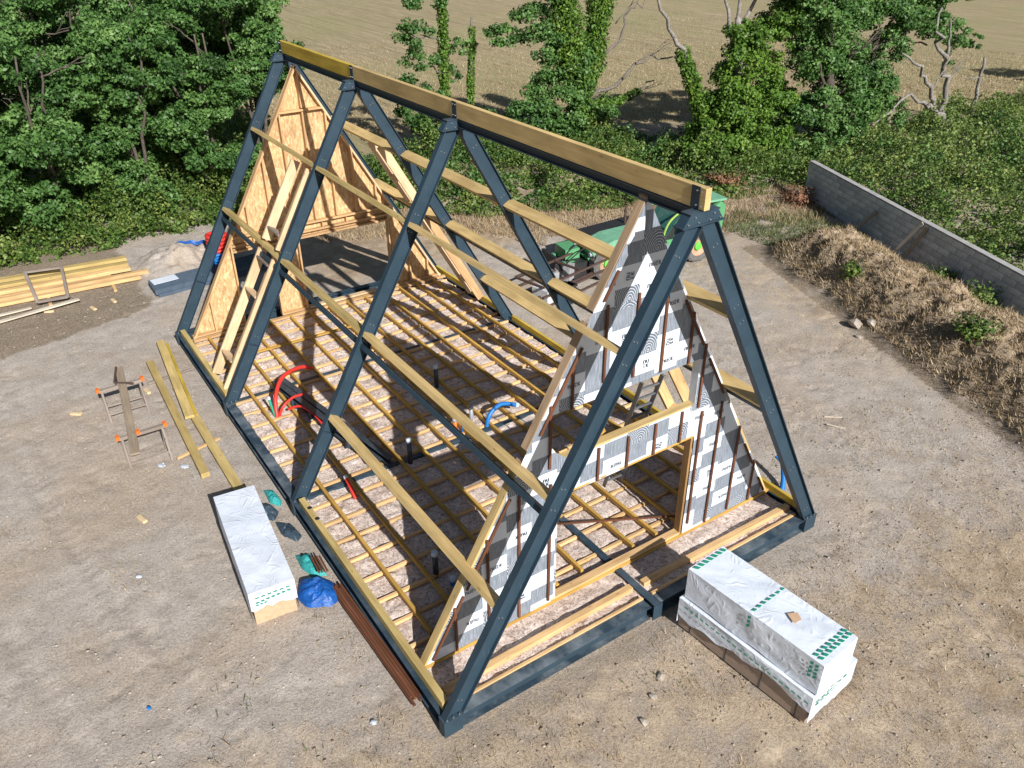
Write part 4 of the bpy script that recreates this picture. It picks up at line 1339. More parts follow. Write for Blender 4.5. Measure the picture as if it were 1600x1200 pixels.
for k in range(-4, 6):
    y = 0.04 + 0.6*k
    zt = rakez(y, TP) - 0.06
    if zt > 5.5: gstud(y, 5.46, zt)
    if zt > 2.6:
        gstud(y, 2.56, min(zt, 5.36))
for y in (-3.1, -2.32, 2.13, 2.72, 3.3):
    gstud(y, 0.06, min(rakez(y, TP)-0.06, 2.46))
for y in (-1.27, -0.54, 2.19): gstud(y, 0.06, 2.10)
for y in (-1.7, -1.1, -0.45, 0.2, 0.9, 1.5): gstud(y, 2.32, 2.44)
for z, ya, yb in ((5.40, -ry(5.4)+0.05, ry(5.4)-0.05), (2.50, -ry(2.5)+0.05, ry(2.5)-0.05), (2.28, -2.30, 2.16), (2.13, -2.30, 2.16)):
    beam("plate", (XO+0.078, ya, z), (XO+0.078, yb, z), 0.15 if z > 2.4 else 0.13, 0.05, M_stud, gab)
for a, b in ((-3.72, -2.30), (-1.28, -0.50), (2.1, 3.72)):
    beam("plate", (XO+0.078, a, 0.075), (XO+0.078, b, 0.075), 0.15, 0.045, M_stud, gab)
for s in (-1, 1):
    nv = n_in[s]
    a = Vector((XO+0.07, s*(ry(0.0)+0.0), 0.02)) + nv*0.03; b = Vector((XO+0.07, 0, TP)) + nv*0.03
    beam("rake_timber", a, b, 0.17, 0.05, M_pale if s > 0 else M_stud, gab, up=tuple(nv))

# near gable: timber frame, printed membrane, brown battens
memb = empty("membrane_gable", (-1.05, 0, 0), parent=house)
XM = -1.0
DL, DR, DT = -1.40, 1.50, 2.16
WL, WR, WB, WT = -1.50, 1.42, 2.86, 3.70
CY, CZ = 0.45, 0.32


SH = [0, 1, 0, 2, 3, 0, 1]       # columns are printed at different heights (quarters of a cell)


def cell_type(cy, cz):
    w = (cy + cz) % 2 == 0
    if (cy*3 + cz*5) % 9 in (0, 4): w = not w
    if w: return 0 if (cy*2 + cz) % 3 else 2
    return 3 if (cy + 2*cz) % 5 == 1 else (1 if (cy + cz*3) % 2 else 4)


def sheet(name, z0, z1, regions, xoff):
    """regions: list of (fL(z), fR(z), za, zb)"""
    Vv, Ff, Mi = [], [], []
    dz = CZ/4; dy = CY/6
    for fL, fR, za, zb in regions:
        zs = sorted(set([za, zb] + [round(k*dz, 5) for k in range(int(za/dz)-1, int(zb/dz)+2) if za < k*dz < zb]))
        ys_all = np.arange(-4.0, 4.01, dy)
        rows = []
        for z in zs:
            L_, R2 = fL(z), fR(z)
            rows.append((z, L_, R2))
        for (za_, La, Ra), (zb_, Lb, Rb) in zip(rows[:-1], rows[1:]):
            lo, hi = min(La, Lb), max(Ra, Rb)
            for y in ys_all:
                y0, y1 = y, y+dy
                if y1 <= lo or y0 >= hi: continue
                c = [(max(min(y0, Ra), La), za_), (max(min(y1, Ra), La), za_), (max(min(y1, Rb), Lb), zb_), (max(min(y0, Rb), Lb), zb_)]
                if c[1][0]-c[0][0] < 1e-5 and c[2][0]-c[3][0] < 1e-5: continue
                b = len(Vv)
                for (yy, zz) in c:
                    w = 0.012*(float(fbm(np.array([yy*1.8]), np.array([zz*1.8]), 3, 41)[0])-0.5)
                    Vv.append((XM+xoff+w, yy, zz))
                Ff.append((b, b+1, b+2, b+3))
                col_ = int(math.floor((y+dy/2)/CY))
                h = cell_type(col_, int(math.floor(((za_+zb_)/2)/CZ + SH[col_ % 7]*0.25)))
                Mi.append({0: 0, 1: 1, 2: 0, 3: 2, 4: 1}[h])
    # weld
    vm, vl, mp = {}, [], []
    for v in Vv:
        k = (round(v[1], 4), round(v[2], 4))
        if k not in vm: vm[k] = len(vl); vl.append(v)
        mp.append(vm[k])
    F2, M2 = [], []
    for f, mi in zip(Ff, Mi):
        g = []
        for i in f:
            j = mp[i]
            if j not in g: g.append(j)
        if len(g) >= 3: F2.append(tuple(g)); M2.append(mi)
    o = from_arrays(name, vl, F2, M_memb, memb, matidx=M2)
    return o


mt = 6.58
mL = lambda z: -rakey(z, mt); mR = lambda z: rakey(z, mt)
wob1 = lambda z: z
sheet("membrane_sheet", 5.1, mt, [(mL, mR, 5.12, mt-0.02)], 0.010)
drape = lambda z: WL + (0.30*((3.25-z)/0.39)**2 if z < 3.25 else 0.0)
sheet("membrane_sheet", 2.7, 5.2, [(mL, mR, WT, 5.18), (mL, drape, WB, WT), (lambda z: WR, mR, WB, WT), (mL, lambda z: -1.02, 2.68, WB), (lambda z: 1.36, mR, 2.60, WB)], 0.004)
sheet("membrane_sheet", 0, 2.8, [(mL, lambda z: -1.34, 0.03, DT), (lambda z: DR+0.02, mR, 0.03, DT), (mL, mR, DT, 2.68), (lambda z: -1.0, lambda z: 1.35, 2.68, WB-0.03)], 0.0)

# frame timbers of the near gable
XF = -1.075
for s in (-1, 1):
    nv = n_in[s]
    for za, zb in ((0.0, 2.98), (3.26, 4.86), (5.14, 6.60)):
        a = Vector((XF, s*rakey(za), za)) + nv*0.022; b = Vector((XF, s*rakey(zb), zb)) + nv*0.022
        beam("rake_timber", a, b, 0.15, 0.045, M_rake if za > 3 else M_glulam, memb, up=tuple(nv))
    for za, zb in ((2.80, 3.10), (4.72, 4.98)):
        a = Vector((XF, s*rakey(za), za)) + nv*0.036; b = Vector((XF, s*rakey(zb), zb)) + nv*0.036
        beam("rake_timber", a, b, 0.155, 0.03, M_rake, memb, up=tuple(nv))


def mstud(y, z0, z1, mat=M_batten):
    beam("stud", (XF, y, z0), (XF, y, z1), 0.045, 0.14, mat, memb, up=(1, 0, 0))


for k in range(-6, 7):
    y = k*0.562
    zt = rakez(y)-0.06
    if abs(k) <= 2:
        mstud(y, WT+0.06, zt); mstud(y, DT+0.06, WB-0.06)
    else: mstud(y, 0.03, zt)
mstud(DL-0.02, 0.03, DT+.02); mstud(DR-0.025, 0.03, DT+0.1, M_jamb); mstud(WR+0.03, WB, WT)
mb = MB(); mb.box((XF+0.005, WR-0.004, (WB+WT)/2-0.02), (0.15, 0.006, WT-WB+0.06)); mb.build("membrane_flap", M_memb[0], memb)
for z, ya, yb, mm in ((DT+0.02, DL, DR, M_batten), (WB-0.03, -1.45, WR+0.02, M_glulam), (WT+0.03, WL, WR, M_batten)):
    beam("plate", (XF, ya, z), (XF, yb, z), 0.15, 0.045, mm, memb)
beam("brace", (XF-0.1, -1.25, 2.55), (XF-0.1, -0.35, 2.95), 0.04, 0.12, M_batten, memb)


def mbatten(y, z0, z1, w=0.042):
    beam("membrane_batten", (XM+0.032, y, z0), (XM+0.032, y, z1), w, 0.026, M_brown, memb, up=(1, 0, 0))


for y, z0, z1 in ((-0.60, 3.96, 5.18), (-0.03, 3.86, 5.22), (0.53, 3.76, 5.2), (1.12, 3.72, 4.60), (-1.16, 3.70, 4.38), (-1.53, 2.80, 3.88), (1.48, 2.78, 3.96),
                  (-0.60, 2.18, 2.80), (-0.01, 2.19, 2.78), (0.56, 2.2, 2.80), (1.13, 2.22, 2.82), (1.60, 0.25, 2.66), (2.06, 0.06, 2.68), (2.63, 0.10, 1.98),
                  (3.21, 0.06, 1.0), (-2.07, 0.08, 2.56), (-2.63, 0.2, 1.98), (-3.22, 0.05, 0.95), (-1.50, 0.12, 2.5)):
    mbatten(y, z0, z1)
for s, segs in ((-1, ((0.15, 1.15), (1.25, 2.6), (3.5, 4.7), (5.3, 5.7))), (1, ((0.15, 0.55), (1.0, 1.55), (2.9, 3.7), (4.0, 4.9)))):
    for za, zb in segs:
        nv = n_in[s]
        a = Vector((XM+0.034, s*rakey(za), za)) + nv*0.085; b = Vector((XM+0.034, s*rakey(zb), zb)) + nv*0.085
        beam("membrane_batten", a, b, 0.026, 0.042, M_brown, memb, up=tuple(nv))


# printed lettering: lower-case n, u, small E, K
def glyph(mb, ch, oy, oz, ex, ez, s, x):
    """ex, ez: unit vectors of the text's right and up in the (y, z) plane"""
    def bar(a, b, w=0.16):
        (ax, ay), (bx, by) = a, b
        dx, dy = bx-ax, by-ay; L_ = math.hypot(dx, dy); px, py = -dy/L_*w/2, dx/L_*w/2
        q = [(ax+px, ay+py), (ax-px, ay-py), (bx-px, by-py), (bx+px, by+py)]
        mb.add([(x, oy + (u*ex[0]+v*ez[0])*s, oz + (u*ex[1]+v*ez[1])*s) for u, v in q], [(0, 1, 2, 3)])
    if ch == 'n':
        bar((0.08, 0), (0.08, 0.75)); bar((0.16, 0.72), (0.46, 0.72)); bar((0.54, 0.66), (0.54, 0))
    elif ch == 'u':
        bar((0.08, 0.75), (0.08, 0.1)); bar((0.16, 0.06), (0.46, 0.06)); bar((0.54, 0.0), (0.54, 0.75))
    elif ch == 'e':
        bar((0.0, 0.72), (0.52, 0.72)); bar((0.0, 0.39), (0.42, 0.39)); bar((0.0, 0.06), (0.52, 0.06))
    elif ch == 'k':
        bar((0.08, 0), (0.08, 0.78)); bar((0.20, 0.40), (0.52, 0.76)); bar((0.20, 0.38), (0.54, 0.0))


txt = MB()
D = {0: ((1, 0), (0, 1)), 1: ((0, -1), (1, 0)), 2: ((-1, 0), (0, -1)), 3: ((0, 1), (-1, 0))}


def inside(y, z, m=0.16):
    if abs(y)+m > rakey(z+m, mt): return False
    if DL-0.1-m < y < DR+m and z-m < DT: return False
    if WL-m < y < WR+m and WB-m < z+m and z-m < WT: return False
    return z-m > 0.05


for cz in range(0, 24):
    for cy in range(-10, 10):
        h = cell_type(cy, cz)
        if h not in (0, 2): continue
        yc = (cy+0.5)*CY; zc = (cz+0.5-SH[cy % 7]*0.25)*CZ
        if not inside(yc, zc, 0.11): continue
        xx = XM + 0.022 if zc > 5.12 else XM + 0.016
        if h == 0:      # one line
            s = 0.076; ori = D[2] if (cy + cz) % 3 == 0 else D[0]
            ex, ez = ori
            ox = yc - ex[0]*s*1.45 - ez[0]*s*0.4; oz = zc - ex[1]*s*1.45 - ez[1]*s*0.4
            for i, ch in enumerate("nuek"):
                glyph(txt, ch, ox+ex[0]*s*0.75*i, oz+ex[1]*s*0.75*i, ex, ez, s, xx)
            glyph_y = 0
        else:           # stacked two lines, sometimes turned
            s = 0.080; ex, ez = D[(cy*2 + cz) % 4]
            for ln, word in enumerate(("nu", "ek")):
                ox = yc - ex[0]*s*0.70 + ez[0]*s*(0.1-ln*0.95); oz = zc - ex[1]*s*0.70 + ez[1]*s*(0.1-ln*0.95)
                for i, ch in enumerate(word):
                    glyph(txt, ch, ox+ex[0]*s*0.75*i, oz+ex[1]*s*0.75*i, ex, ez, s, xx)
tag(txt.build("printed_lettering", M_ink, memb), kind="stuff")

# ---- timber rafter pairs standing between the steel frames
def trafter(x, side, z0, z1, mat=M_pale, depth=0.22, d0=0.02):
    a = roof_pt(x, side, z0, d0+depth/2); b = roof_pt(x, side, z1, d0+depth/2)
    return beam("timber_rafter", a, b, 0.06, depth, mat, house, up=tuple(-n_in[side]))


def blocking(xa, xb, side, z, mat=M_pale):
    a = roof_pt(xa, side, z, 0.13); b = roof_pt(xb, side, z, 0.13)
    return beam("blocking", a, b, 0.045, 0.20, mat, house, up=tuple(-n_in[side]))


trafter(-11.46, -1, 0.18, 3.02); trafter(-11.46, -1, 3.22, 4.9)
trafter(-10.56, -1, 0.18, 3.02); trafter(-10.56, -1, 3.22, 4.9)
trafter(-10.68, -1, 0.75, 2.7, M_stud, 0.14, 0.05); trafter(-10.68, -1, 3.4, 4.6, M_stud, 0.14, 0.05)
for z, mm in ((0.72, M_pale), (2.15, M_pale), (2.84, M_grey_wood), (3.48, M_grey_wood)):
    blocking(-11.42, -10.72, -1, z, mm)
trafter(-12.04, 1, 0.18, 3.02); trafter(-12.04, 1, 3.22, 4.9); trafter(-11.5, 1, 0.18, 3.02, M_stud); trafter(-11.5, 1, 3.22, 4.9, M_pale)
for z in (0.8, 2.0, 4.0): blocking(-12.0, -11.55, 1, z)
trafter(-3.34, 1, 0.18, 3.0, M_joist); trafter(-2.52, 1, 0.18, 3.0, M_joist)
blocking(-3.3, -2.56, 1, 0.95, M_joist)

# ------------------------------------------------------------------ things on the floor
# spare steel beams
root = empty("steel_beam_stack", (-8, -2.4, 0.07), "pair of dark steel beams lying side by side on the floor battens", "steel beams")
for dx, y0, y1 in ((0, -2.78, -2.14), (0.05, -2.62, -1.92)):
    ibeam("beam", (-10.15+dx, y0, 0.23), (-5.85+dx, y1, 0.23), 0.16, 0.14, M_steel_dark, root)
mb = MB()
for k in range(6):
    t = k/5; x = -9.8+3.7*t; y = -2.84+0.62*t
    mb.box((x, y-0.06, 0.15), (0.10, 0.05, 0.13))
mb.build("stiffener", M_steel, root)


def catmull(pts, n=8):
    pts = [Vector(p) for p in pts]; out = []
    P_ = [pts[0]] + pts + [pts[-1]]
    for i in range(1, len(P_)-2):
        for k in range(n):
            t = k/n
            out.append(0.5*((2*P_[i]) + (-P_[i-1]+P_[i+1])*t + (2*P_[i-1]-5*P_[i]+4*P_[i+1]-P_[i+2])*t*t + (-P_[i-1]+3*P_[i]-3*P_[i+1]+P_[i+2])*t**3))
    out.append(pts[-1])
    return out


def hose(name, pts, r, mat, label, cap=None, cat="hose"):
    root = empty(name, tuple(pts[0]), label, cat)
    pp = catmull(pts, 12)
    rs = [r*(1.0 if i % 2 else 0.93) for i in range(len(pp))]
    mb = MB(); mb.tube(pp, rs, 10); mb.build("tube", mat, root, smooth=True)
    if cap:
        mb = MB(); d = (pp[-1]-pp[-2]).normalized()
        mb.tube([pp[-1]-d*0.005, pp[-1]+d*0.06], r*1.08, 10); mb.build("end_cap", cap, root)
    return root


hose("red_conduit", [(-9.0, -3.18, -0.05), (-9.22, -3.08, 0.32), (-9.6, -2.75, 0.55), (-10.0, -2.2, 0.45), (-10.15, -1.85, 0.25)], 0.048, M_red, "thick red corrugated conduit arching up over the steel beams on the floor")
hose("red_conduit", [(-8.98, -3.14, -0.05), (-9.0, -3.0, 0.18), (-9.1, -2.7, 0.27), (-9.2, -2.35, 0.18)], 0.032, M_red, "thinner red conduit curving away in the middle of the red ones", M_white_cap)
hose("red_conduit", [(-8.95, -2.92, 0.1), (-8.75, -2.7, 0.20), (-8.3, -2.55, 0.16), (-7.85, -2.5, 0.05)], 0.030, M_red, "nearest thin red conduit lying flat towards the steel beams")
hose("green_conduit", [(-9.05, -3.2, -0.1), (-9.12, -3.22, 0.12), (-9.2, -3.23, 0.34)], 0.030, M_green_pipe, "short upright green conduit beside the red conduits", M_white_cap)
hose("red_conduit", [(-5.35, -2.93, -0.05), (-5.5, -2.93, 0.06), (-5.75, -2.92, 0.18)], 0.038, M_red, "short red conduit stub with white clips near the third steel portal", M_white_cap)
hose("blue_conduit", [(-6.0, 0.5, -0.05), (-6.05, 0.62, 0.22), (-6.1, 0.95, 0.34), (-6.05, 1.3, 0.22)], 0.050, M_blue, "thick blue corrugated conduit arching out of the floor", M_white_cap)
hose("blue_conduit", [(-1.0, 4.3, G), (-1.15, 4.5, -0.12), (-1.35, 4.65, 0.1), (-1.5, 4.62, 0.2)], 0.055, M_blue, "blue conduit end rising outside the right eave near the front portal")
hose("blue_conduit", [(-6.15, -0.02, -0.05), (-6.18, 0.0, 0.1), (-6.3, 0.03, 0.22)], 0.03, M_blue, "small blue pipe stub beside an orange cap under the left purlin")


def upipe(x, y, h, r, mat, label, capm=M_white_cap, lean=(0, 0)):
    root = empty("waste_pipe", (x, y, -0.1), label, "pipe")
    mb = MB(); mb.tube([(x, y, -0.12), (x+lean[0], y+lean[1], h)], r, 14); mb.build("tube", mat, root, smooth=True)
    mb = MB(); mb.tube([(x+lean[0], y+lean[1], h-0.02), (x+lean[0], y+lean[1], h+0.06)], r*1.12, 14); mb.build("end_cap", capm, root, smooth=True)


upipe(-5.78, -1.50, 0.50, 0.052, M_pipe, "tall upright anthracite waste pipe with white cap beside the steel beams")
upipe(-8.1, 0.42, 0.50, 0.052, M_pipe, "upright anthracite waste pipe with white cap in the middle of the floor")
upipe(-2.68, -2.64, 0.40, 0.052, M_pipe, "upright anthracite waste pipe with white cap just behind the membrane gable")
upipe(-2.30, -2.52, 0.06, 0.050, M_blue, "low blue pipe stub with white cap next to the front waste pipe")
upipe(-6.45, 0.38, 0.26, 0.042, M_pipe_grey, "short light grey upright pipe beside the blue conduit arch", M_pipe_grey)
upipe(-6.35, -0.10, 0.16, 0.05, M_orange, "short pipe with orange collar under the left middle purlin", M_pipe_grey)

# ladder inside
root = empty("ladder", (-2.8, 1.4, 0.07), "dark aluminium ladder leaning inside the membrane gable, seen through the window opening", "ladder")
la, lb = Vector((-2.82, 1.20, 0.07)), Vector((-1.22, 0.41, 3.5))
lo = Vector((0.0, 0.43, 0))
for q in (Vector((0, 0, 0)), lo):
    mb = MB(); mb.bar(la+q, lb+q, 0.03, 0.07, up=(1, 0, 0.5)); mb.build("rail", M_alu, root)
for k in range(12):
    t = (k+0.7)/12.5
    mb = MB(); p = la.lerp(lb, t); mb.bar(p, p+lo, 0.035, 0.03); mb.build("rung", M_alu, root)

# ------------------------------------------------------------------ wrapped bundles
def wrapped(name, cx, cy, z0, L, Wd, Ht, rz, parent, skirt=None, jag=0.0, seed=1):
    """film over a box: 5 faces, subdivided, crumpled; lower edge ragged"""
    nu, nv, nw = 44, 16, 12
    R = Matrix.Rotation(rz, 3, 'Z')
    Vv, Ff = [], []

    def sheet2(fn, a, b, nrm):
        base = len(Vv)
        for i in range(a+1):
            for j in range(b+1):
                p = fn(i/a, j/b)
                q = np.array([p[0]+seed*3.1, p[1]*1.0, p[2]])
                nn = float(fbm(np.array([q[0]*2.2+q[2]*2+q[1]*1.4]), np.array([q[1]*4.5+q[2]*4-q[0]*1.6]), 4, seed)[0])-0.5
                edge = min(i/a, 1-i/a, j/b, 1-j/b)
                am = 0.055*min(1, edge*8)
                pp = Vector(p) + Vector(nrm)*nn*am
                Vv.append(tuple(R @ pp + Vector((cx, cy, z0))))
        for i in range(a):
            for j in range(b):
                k = base + i*(b+1)+j
                Ff.append((k, k+b+1, k+b+2, k+1))
    hx, hy = L/2, Wd/2
    sheet2(lambda u, v: (-hx+L*u, -hy+Wd*v, Ht), nu, nv, (0, 0, 1))

    def low(u, ph):
        base = skirt(u, ph) if skirt else 0.0
        return base + jag*(float(fbm(np.array([u*9+ph*7]), np.array([ph*3.3]), 3, seed+5)[0])-0.5)
    sheet2(lambda u, v: (-hx+L*u, -hy, low(u, 0)+(Ht-low(u, 0))*v), nu, nw, (0, -1, 0))
    sheet2(lambda u, v: (hx-L*u, hy, low(1-u, 1)+(Ht-low(1-u, 1))*v), nu, nw, (0, 1, 0))
    sheet2(lambda u, v: (hx, -hy+Wd*u, low(u, 2)+(Ht-low(u, 2))*v), nv, nw, (1, 0, 0))
    sheet2(lambda u, v: (-hx, hy-Wd*u, low(u, 3)+(Ht-low(u, 3))*v), nv, nw, (-1, 0, 0))
    o = from_arrays(name, Vv, Ff, M_film, parent, smooth=True)
    return o


def tape(parent, cx, cy, z0, rz, segs):
    """printed dashes: segs of (p0, p1, normal, n, width) in bundle coordinates"""
    R = Matrix.Rotation(rz, 3, 'Z'); C = Vector((cx, cy, z0))
    mb = MB()
    for p0, p1, nr, n, w in segs:
        p0, p1, nr = Vector(p0), Vector(p1), Vector(nr); d = (p1-p0); L_ = d.length; d.normalize(); sd = nr.cross(d)
        for k in range(n):
            c = p0 + d*(L_*(k+0.5)/n) + nr*0.022
            a = L_/n*0.33; b = w/2
            q = [c-d*a-sd*b+d*b*.4, c+d*a-sd*b+d*b*.4, c+d*a+sd*b-d*b*.4, c-d*a+sd*b-d*b*.4]
            mb.add([tuple(R @ v + C) for v in q], [(0, 1, 2, 3)])
    return tag(mb.build("green_tape", M_green_tape, parent), kind="stuff")


# big bundle at the front right: lower pack and upper pack
rz = math.radians(4.5)
bx, by = 1.50, 0.78
lowp = empty("wrapped_board_bundle", (bx, by, G), "lower bundle of brown boards with ragged white film, under the upper one at the right", "bundle", "film-wrapped board bundles", rz)
R3 = Matrix.Rotation(rz, 3, 'Z')
mb = MB(); mb.box((bx, by, G+0.06+0.23), (2.38, 1.02, 0.46), R3); mb.build("board_stack", M_boards, lowp)
for q in (-0.9, 0, 0.9):
    mb = MB(); c = Vector((bx, by, G+0.03)) + R3 @ Vector((q, 0, 0)); mb.box(c, (0.09, 1.0, 0.06), R3); mb.build("bearer", M_grey_wood, lowp)
for q in (-0.95, -0.25, 0.40, 1.02):
    mb = MB(); c = Vector((bx, by, G+0.29)) + R3 @ Vector((q, 0, 0)); mb.box(c, (0.016, 1.03, 0.475), R3); mb.build("strap", M_dark_sheet, lowp)
wrapped("film_cover", bx+0.02, by, G+0.06, 2.45, 1.10, 0.62, rz, lowp, lambda u, ph: 0.29-0.07*math.sin(u*7+ph)+0.06*u if ph < 2 else 0.12, 0.16, 3)
tape(lowp, bx+0.02, by, G+0.06, rz, [((-1.1, -0.56, 0.54), (1.2, -0.56, 0.50), (0, -1, 0), 22, 0.03), ((1.225, -0.5, 0.50), (1.225, 0.3, 0.52), (1, 0, 0), 6, 0.03), ((1.225, -0.5, 0.44), (1.225, 0.0, 0.46), (1, 0, 0), 4, 0.03)])
upp = empty("wrapped_board_bundle", (bx+0.07, by-0.1, G+0.68), "upper bundle in white film with a torn hole on top, at the right", "bundle", "film-wrapped board bundles", rz)
ux, uy, uz = bx+0.05, by-0.08, G+0.70
mb = MB(); mb.box((ux, uy, uz+0.27), (2.30, 0.72, 0.52), R3); mb.build("board_stack", M_particle, upp)
wrapped("film_cover", ux, uy, uz, 2.40, 0.82, 0.60, rz, upp, None, 0.05, 8)
tape(upp, ux, uy, uz, rz, [((-1.12, -0.36, 0.60), (-1.12, 0.38, 0.60), (0, 0, 1), 7, 0.07), ((-0.02, -0.38, 0.60), (-0.02, 0.40, 0.60), (0, 0, 1), 7, 0.035), ((-0.02, -0.41, 0.58), (-0.02, -0.41, 0.33), (0, -1, 0), 3, 0.05),
                          ((1.02, -0.38, 0.60), (1.02, 0.40, 0.60), (0, 0, 1), 8, 0.05), ((1.10, -0.38, 0.60), (1.10, 0.40, 0.60), (0, 0, 1), 8, 0.05), ((1.03, -0.41, 0.58), (1.03, -0.41, 0.25), (0, -1, 0), 4, 0.05), ((1.11, -0.41, 0.58), (1.11, -0.41, 0.28), (0, -1, 0), 4, 0.05)])
mb = MB(); c = Vector((ux, uy, uz+0.626))
mb.add([tuple(c + R3 @ Vector(q)) for q in ((0.32, -0.02, 0), (0.50, -0.10, 0), (0.52, 0.05, 0), (0.40, 0.12, 0))], [(0, 1, 2, 3)])
mb.build("torn_hole", M_particle, upp)

# left bundle
rz2 = math.radians(-5.5)
cx, cy = -4.88, -5.07
bl = empty("wrapped_board_bundle", (cx, cy, G), "single low bundle wrapped in bluish white film beside the left eave", "bundle", "film-wrapped board bundles", rz2)
R4 = Matrix.Rotation(rz2, 3, 'Z')
mb = MB(); mb.box((cx, cy, G+0.33), (2.72, 0.68, 0.64), R4); mb.build("board_stack", M_particle, bl)
wrapped("film_cover", cx, cy, G+0.03, 2.80, 0.75, 0.72, rz2, bl, lambda u, ph: 0.33 if ph == 2 else 0.05, 0.16, 12)
tape(bl, cx, cy, G+0.03, rz2, [((1.405, -0.3, 0.60), (1.405, 0.3, 0.62), (1, 0, 0), 6, 0.022), ((1.405, -0.3, 0.50), (1.405, 0.3, 0.55), (1, 0, 0), 7, 0.03), ((1.405, -0.3, 0.45), (1.405, -0.1, 0.46), (1, 0, 0), 3, 0.025)])


# crumpled sheets
def crumple(name, pts, z, mat, label, cat, h=0.12, seed=1, n=26):
    P_ = [Vector((a, b, 0)) for a, b in pts]
    c = sum(P_, Vector())/len(P_)
    Vv = []; Ff = []
    rings = 8
    m = n
    def bd(t):
        t = t*len(P_); i = int(t) % len(P_); f = t-int(t)
        return P_[i].lerp(P_[(i+1) % len(P_)], f)
    for r in range(rings+1):
        for k in range(m):
            q = c.lerp(bd(k/m), r/rings)
            g = float(ground_z(np.array([q.x]), np.array([q.y]))[0]) + 0.015
            zz = g + z*(1-r/rings)**0.5 + h*float(fbm(np.array([q.x*6]), np.array([q.y*6]), 3, seed)[0])*(1-(r/rings)**3)
            Vv.append((q.x, q.y, zz))
    for r in range(rings):
        for k in range(m):
            Ff.append((r*m+k, r*m+(k+1) % m, (r+1)*m+(k+1) % m, (r+1)*m+k))
    o = from_arrays(name, Vv, Ff, mat)
    return tag(o, label, cat)


crumple("blue_tarpaulin", [(-4.05, -4.62), (-4.0, -4.25), (-3.75, -4.08), (-3.35, -4.12), (-3.25, -4.35), (-3.42, -4.72), (-3.75, -4.78)], 0.1, M_tarp, "crumpled royal blue tarpaulin between the left bundle and the eave", "tarpaulin", 0.22, 3)
crumple("teal_netting", [(-4.75, -4.42), (-4.7, -4.2), (-4.35, -4.10), (-4.0, -4.12), (-4.05, -4.35), (-4.35, -4.45)], 0.05, M_teal, "turquoise netting lying next to the blue tarpaulin", "netting", 0.16, 5)
crumple("teal_netting", [(-6.95, -4.25), (-6.9, -4.08), (-6.45, -4.05), (-6.3, -4.14), (-6.5, -4.28)], 0.03, M_teal, "turquoise netting scrap at the foot of the third steel portal", "netting", 0.12, 6)
crumple("dark_plastic_sheet", [(-5.85, -4.40), (-5.7, -4.15), (-5.25, -4.10), (-5.1, -4.25), (-5.45, -4.42)], 0.05, M_dark_sheet, "dark folded plastic sheet on the ground near the left eave", "plastic sheet", 0.10, 7)
crumple("dark_plastic_sheet", [(-6.6, -4.62), (-6.5, -4.3), (-6.15, -4.22), (-5.9, -4.4), (-6.2, -4.62)], 0.06, M_dark_sheet, "dark blue plastic sheet tucked against the left wrapped bundle", "plastic sheet", 0.12, 9)
root = empty("short_batten_bundle", (-4.0, -4.1, G), "few short brown battens lying on the turquoise netting", "battens")
for k in range(4):
    beam("batten", (-4.32+k*0.015, -4.26+k*0.045, -0.08), (-3.9+k*0.015, -4.28+k*0.045, -0.10), 0.03, 0.03, M_brown, root)
root = empty("brown_batten_stack", (-2.0, -4.1, G), "long stack of red-brown battens lying beside the left eave beam", "battens")
for k in range(4):
    for j in range(2):
        jx = random.uniform(-0.08, 0.08)
        beam("batten", (-3.55+jx, -4.20+k*0.046+0.01*j, G+0.05+j*0.04), (-0.75+jx, -4.13+k*0.046+0.01*j, G+0.05+j*0.04), 0.042, 0.036, M_brown, root)

# ------------------------------------------------------------------ timbers and trestles on the left ground
def loose(name, p0, p1, w, h, mat, label, z=None, cat="beam", group=None):
    z = G+h/2+0.03 if z is None else z
    o = beam(name, (p0[0], p0[1], z), (p1[0], p1[1], z), w, h, mat)
    return tag(o, label, cat, group)


loose("yellow_beam", (-13.55, -4.92), (-7.98, -5.10), 0.17, 0.12, M_treated, "long yellow beam on the ground, the one farthest left from the building", z=G+0.11)
loose("yellow_beam", (-14.55, -4.42), (-10.35, -4.78), 0.20, 0.07, M_treated, "yellow plank on the ground nearest the far left portal foot", z=G+0.135)
loose("yellow_beam", (-14.40, -4.30), (-10.4, -4.62), 0.07, 0.10, M_yellow, "narrow yellow batten lying along the plank near the far left portal foot", z=G+0.07)
loose("yellow_beam", (-12.0, -4.66), (-6.95, -4.66), 0.19, 0.08, M_treated, "yellow plank on the ground whose end runs under the left wrapped bundle", z=G+0.07)
loose("bearer_stick", (-9.0, -5.42), (-9.25, -4.45), 0.07, 0.04, M_joist, "short bearer stick under the two yellow beams", cat="stick")
loose("bearer_stick", (-12.6, -5.2), (-12.75, -4.1), 0.06, 0.04, M_grey_wood, "darker bearer stick under the far ends of the yellow beams", cat="stick")


def trestle(x, y0, y1, label, ocaps):
    root = empty("trestle", (x, (y0+y1)/2, G), label, "trestle", "trestles carrying the old plank")
    zt = G + 0.72
    beam("crossbar", (x, y0, zt), (x, y1, zt), 0.09, 0.07, M_grey_wood, root)
    for y in (y0+0.05, y1-0.05):
        for sx in (-1, 1):
            beam("leg", (x+sx*0.03, y, zt-0.02), (x+sx*0.26, y, G), 0.045, 0.045, M_grey_wood, root, up=(0, 1, 0))
    for sx in (-1, 1):
        beam("rung", (x+sx*0.20, y0+0.05, G+0.18), (x+sx*0.20, y1-0.05, G+0.18), 0.03, 0.04, M_grey_wood, root)
    for y in ocaps:
        mb = MB(); mb.box((x, y, zt+0.035), (0.11, 0.07, 0.09)); mb.build("orange_clip", M_orange, root)
    return root


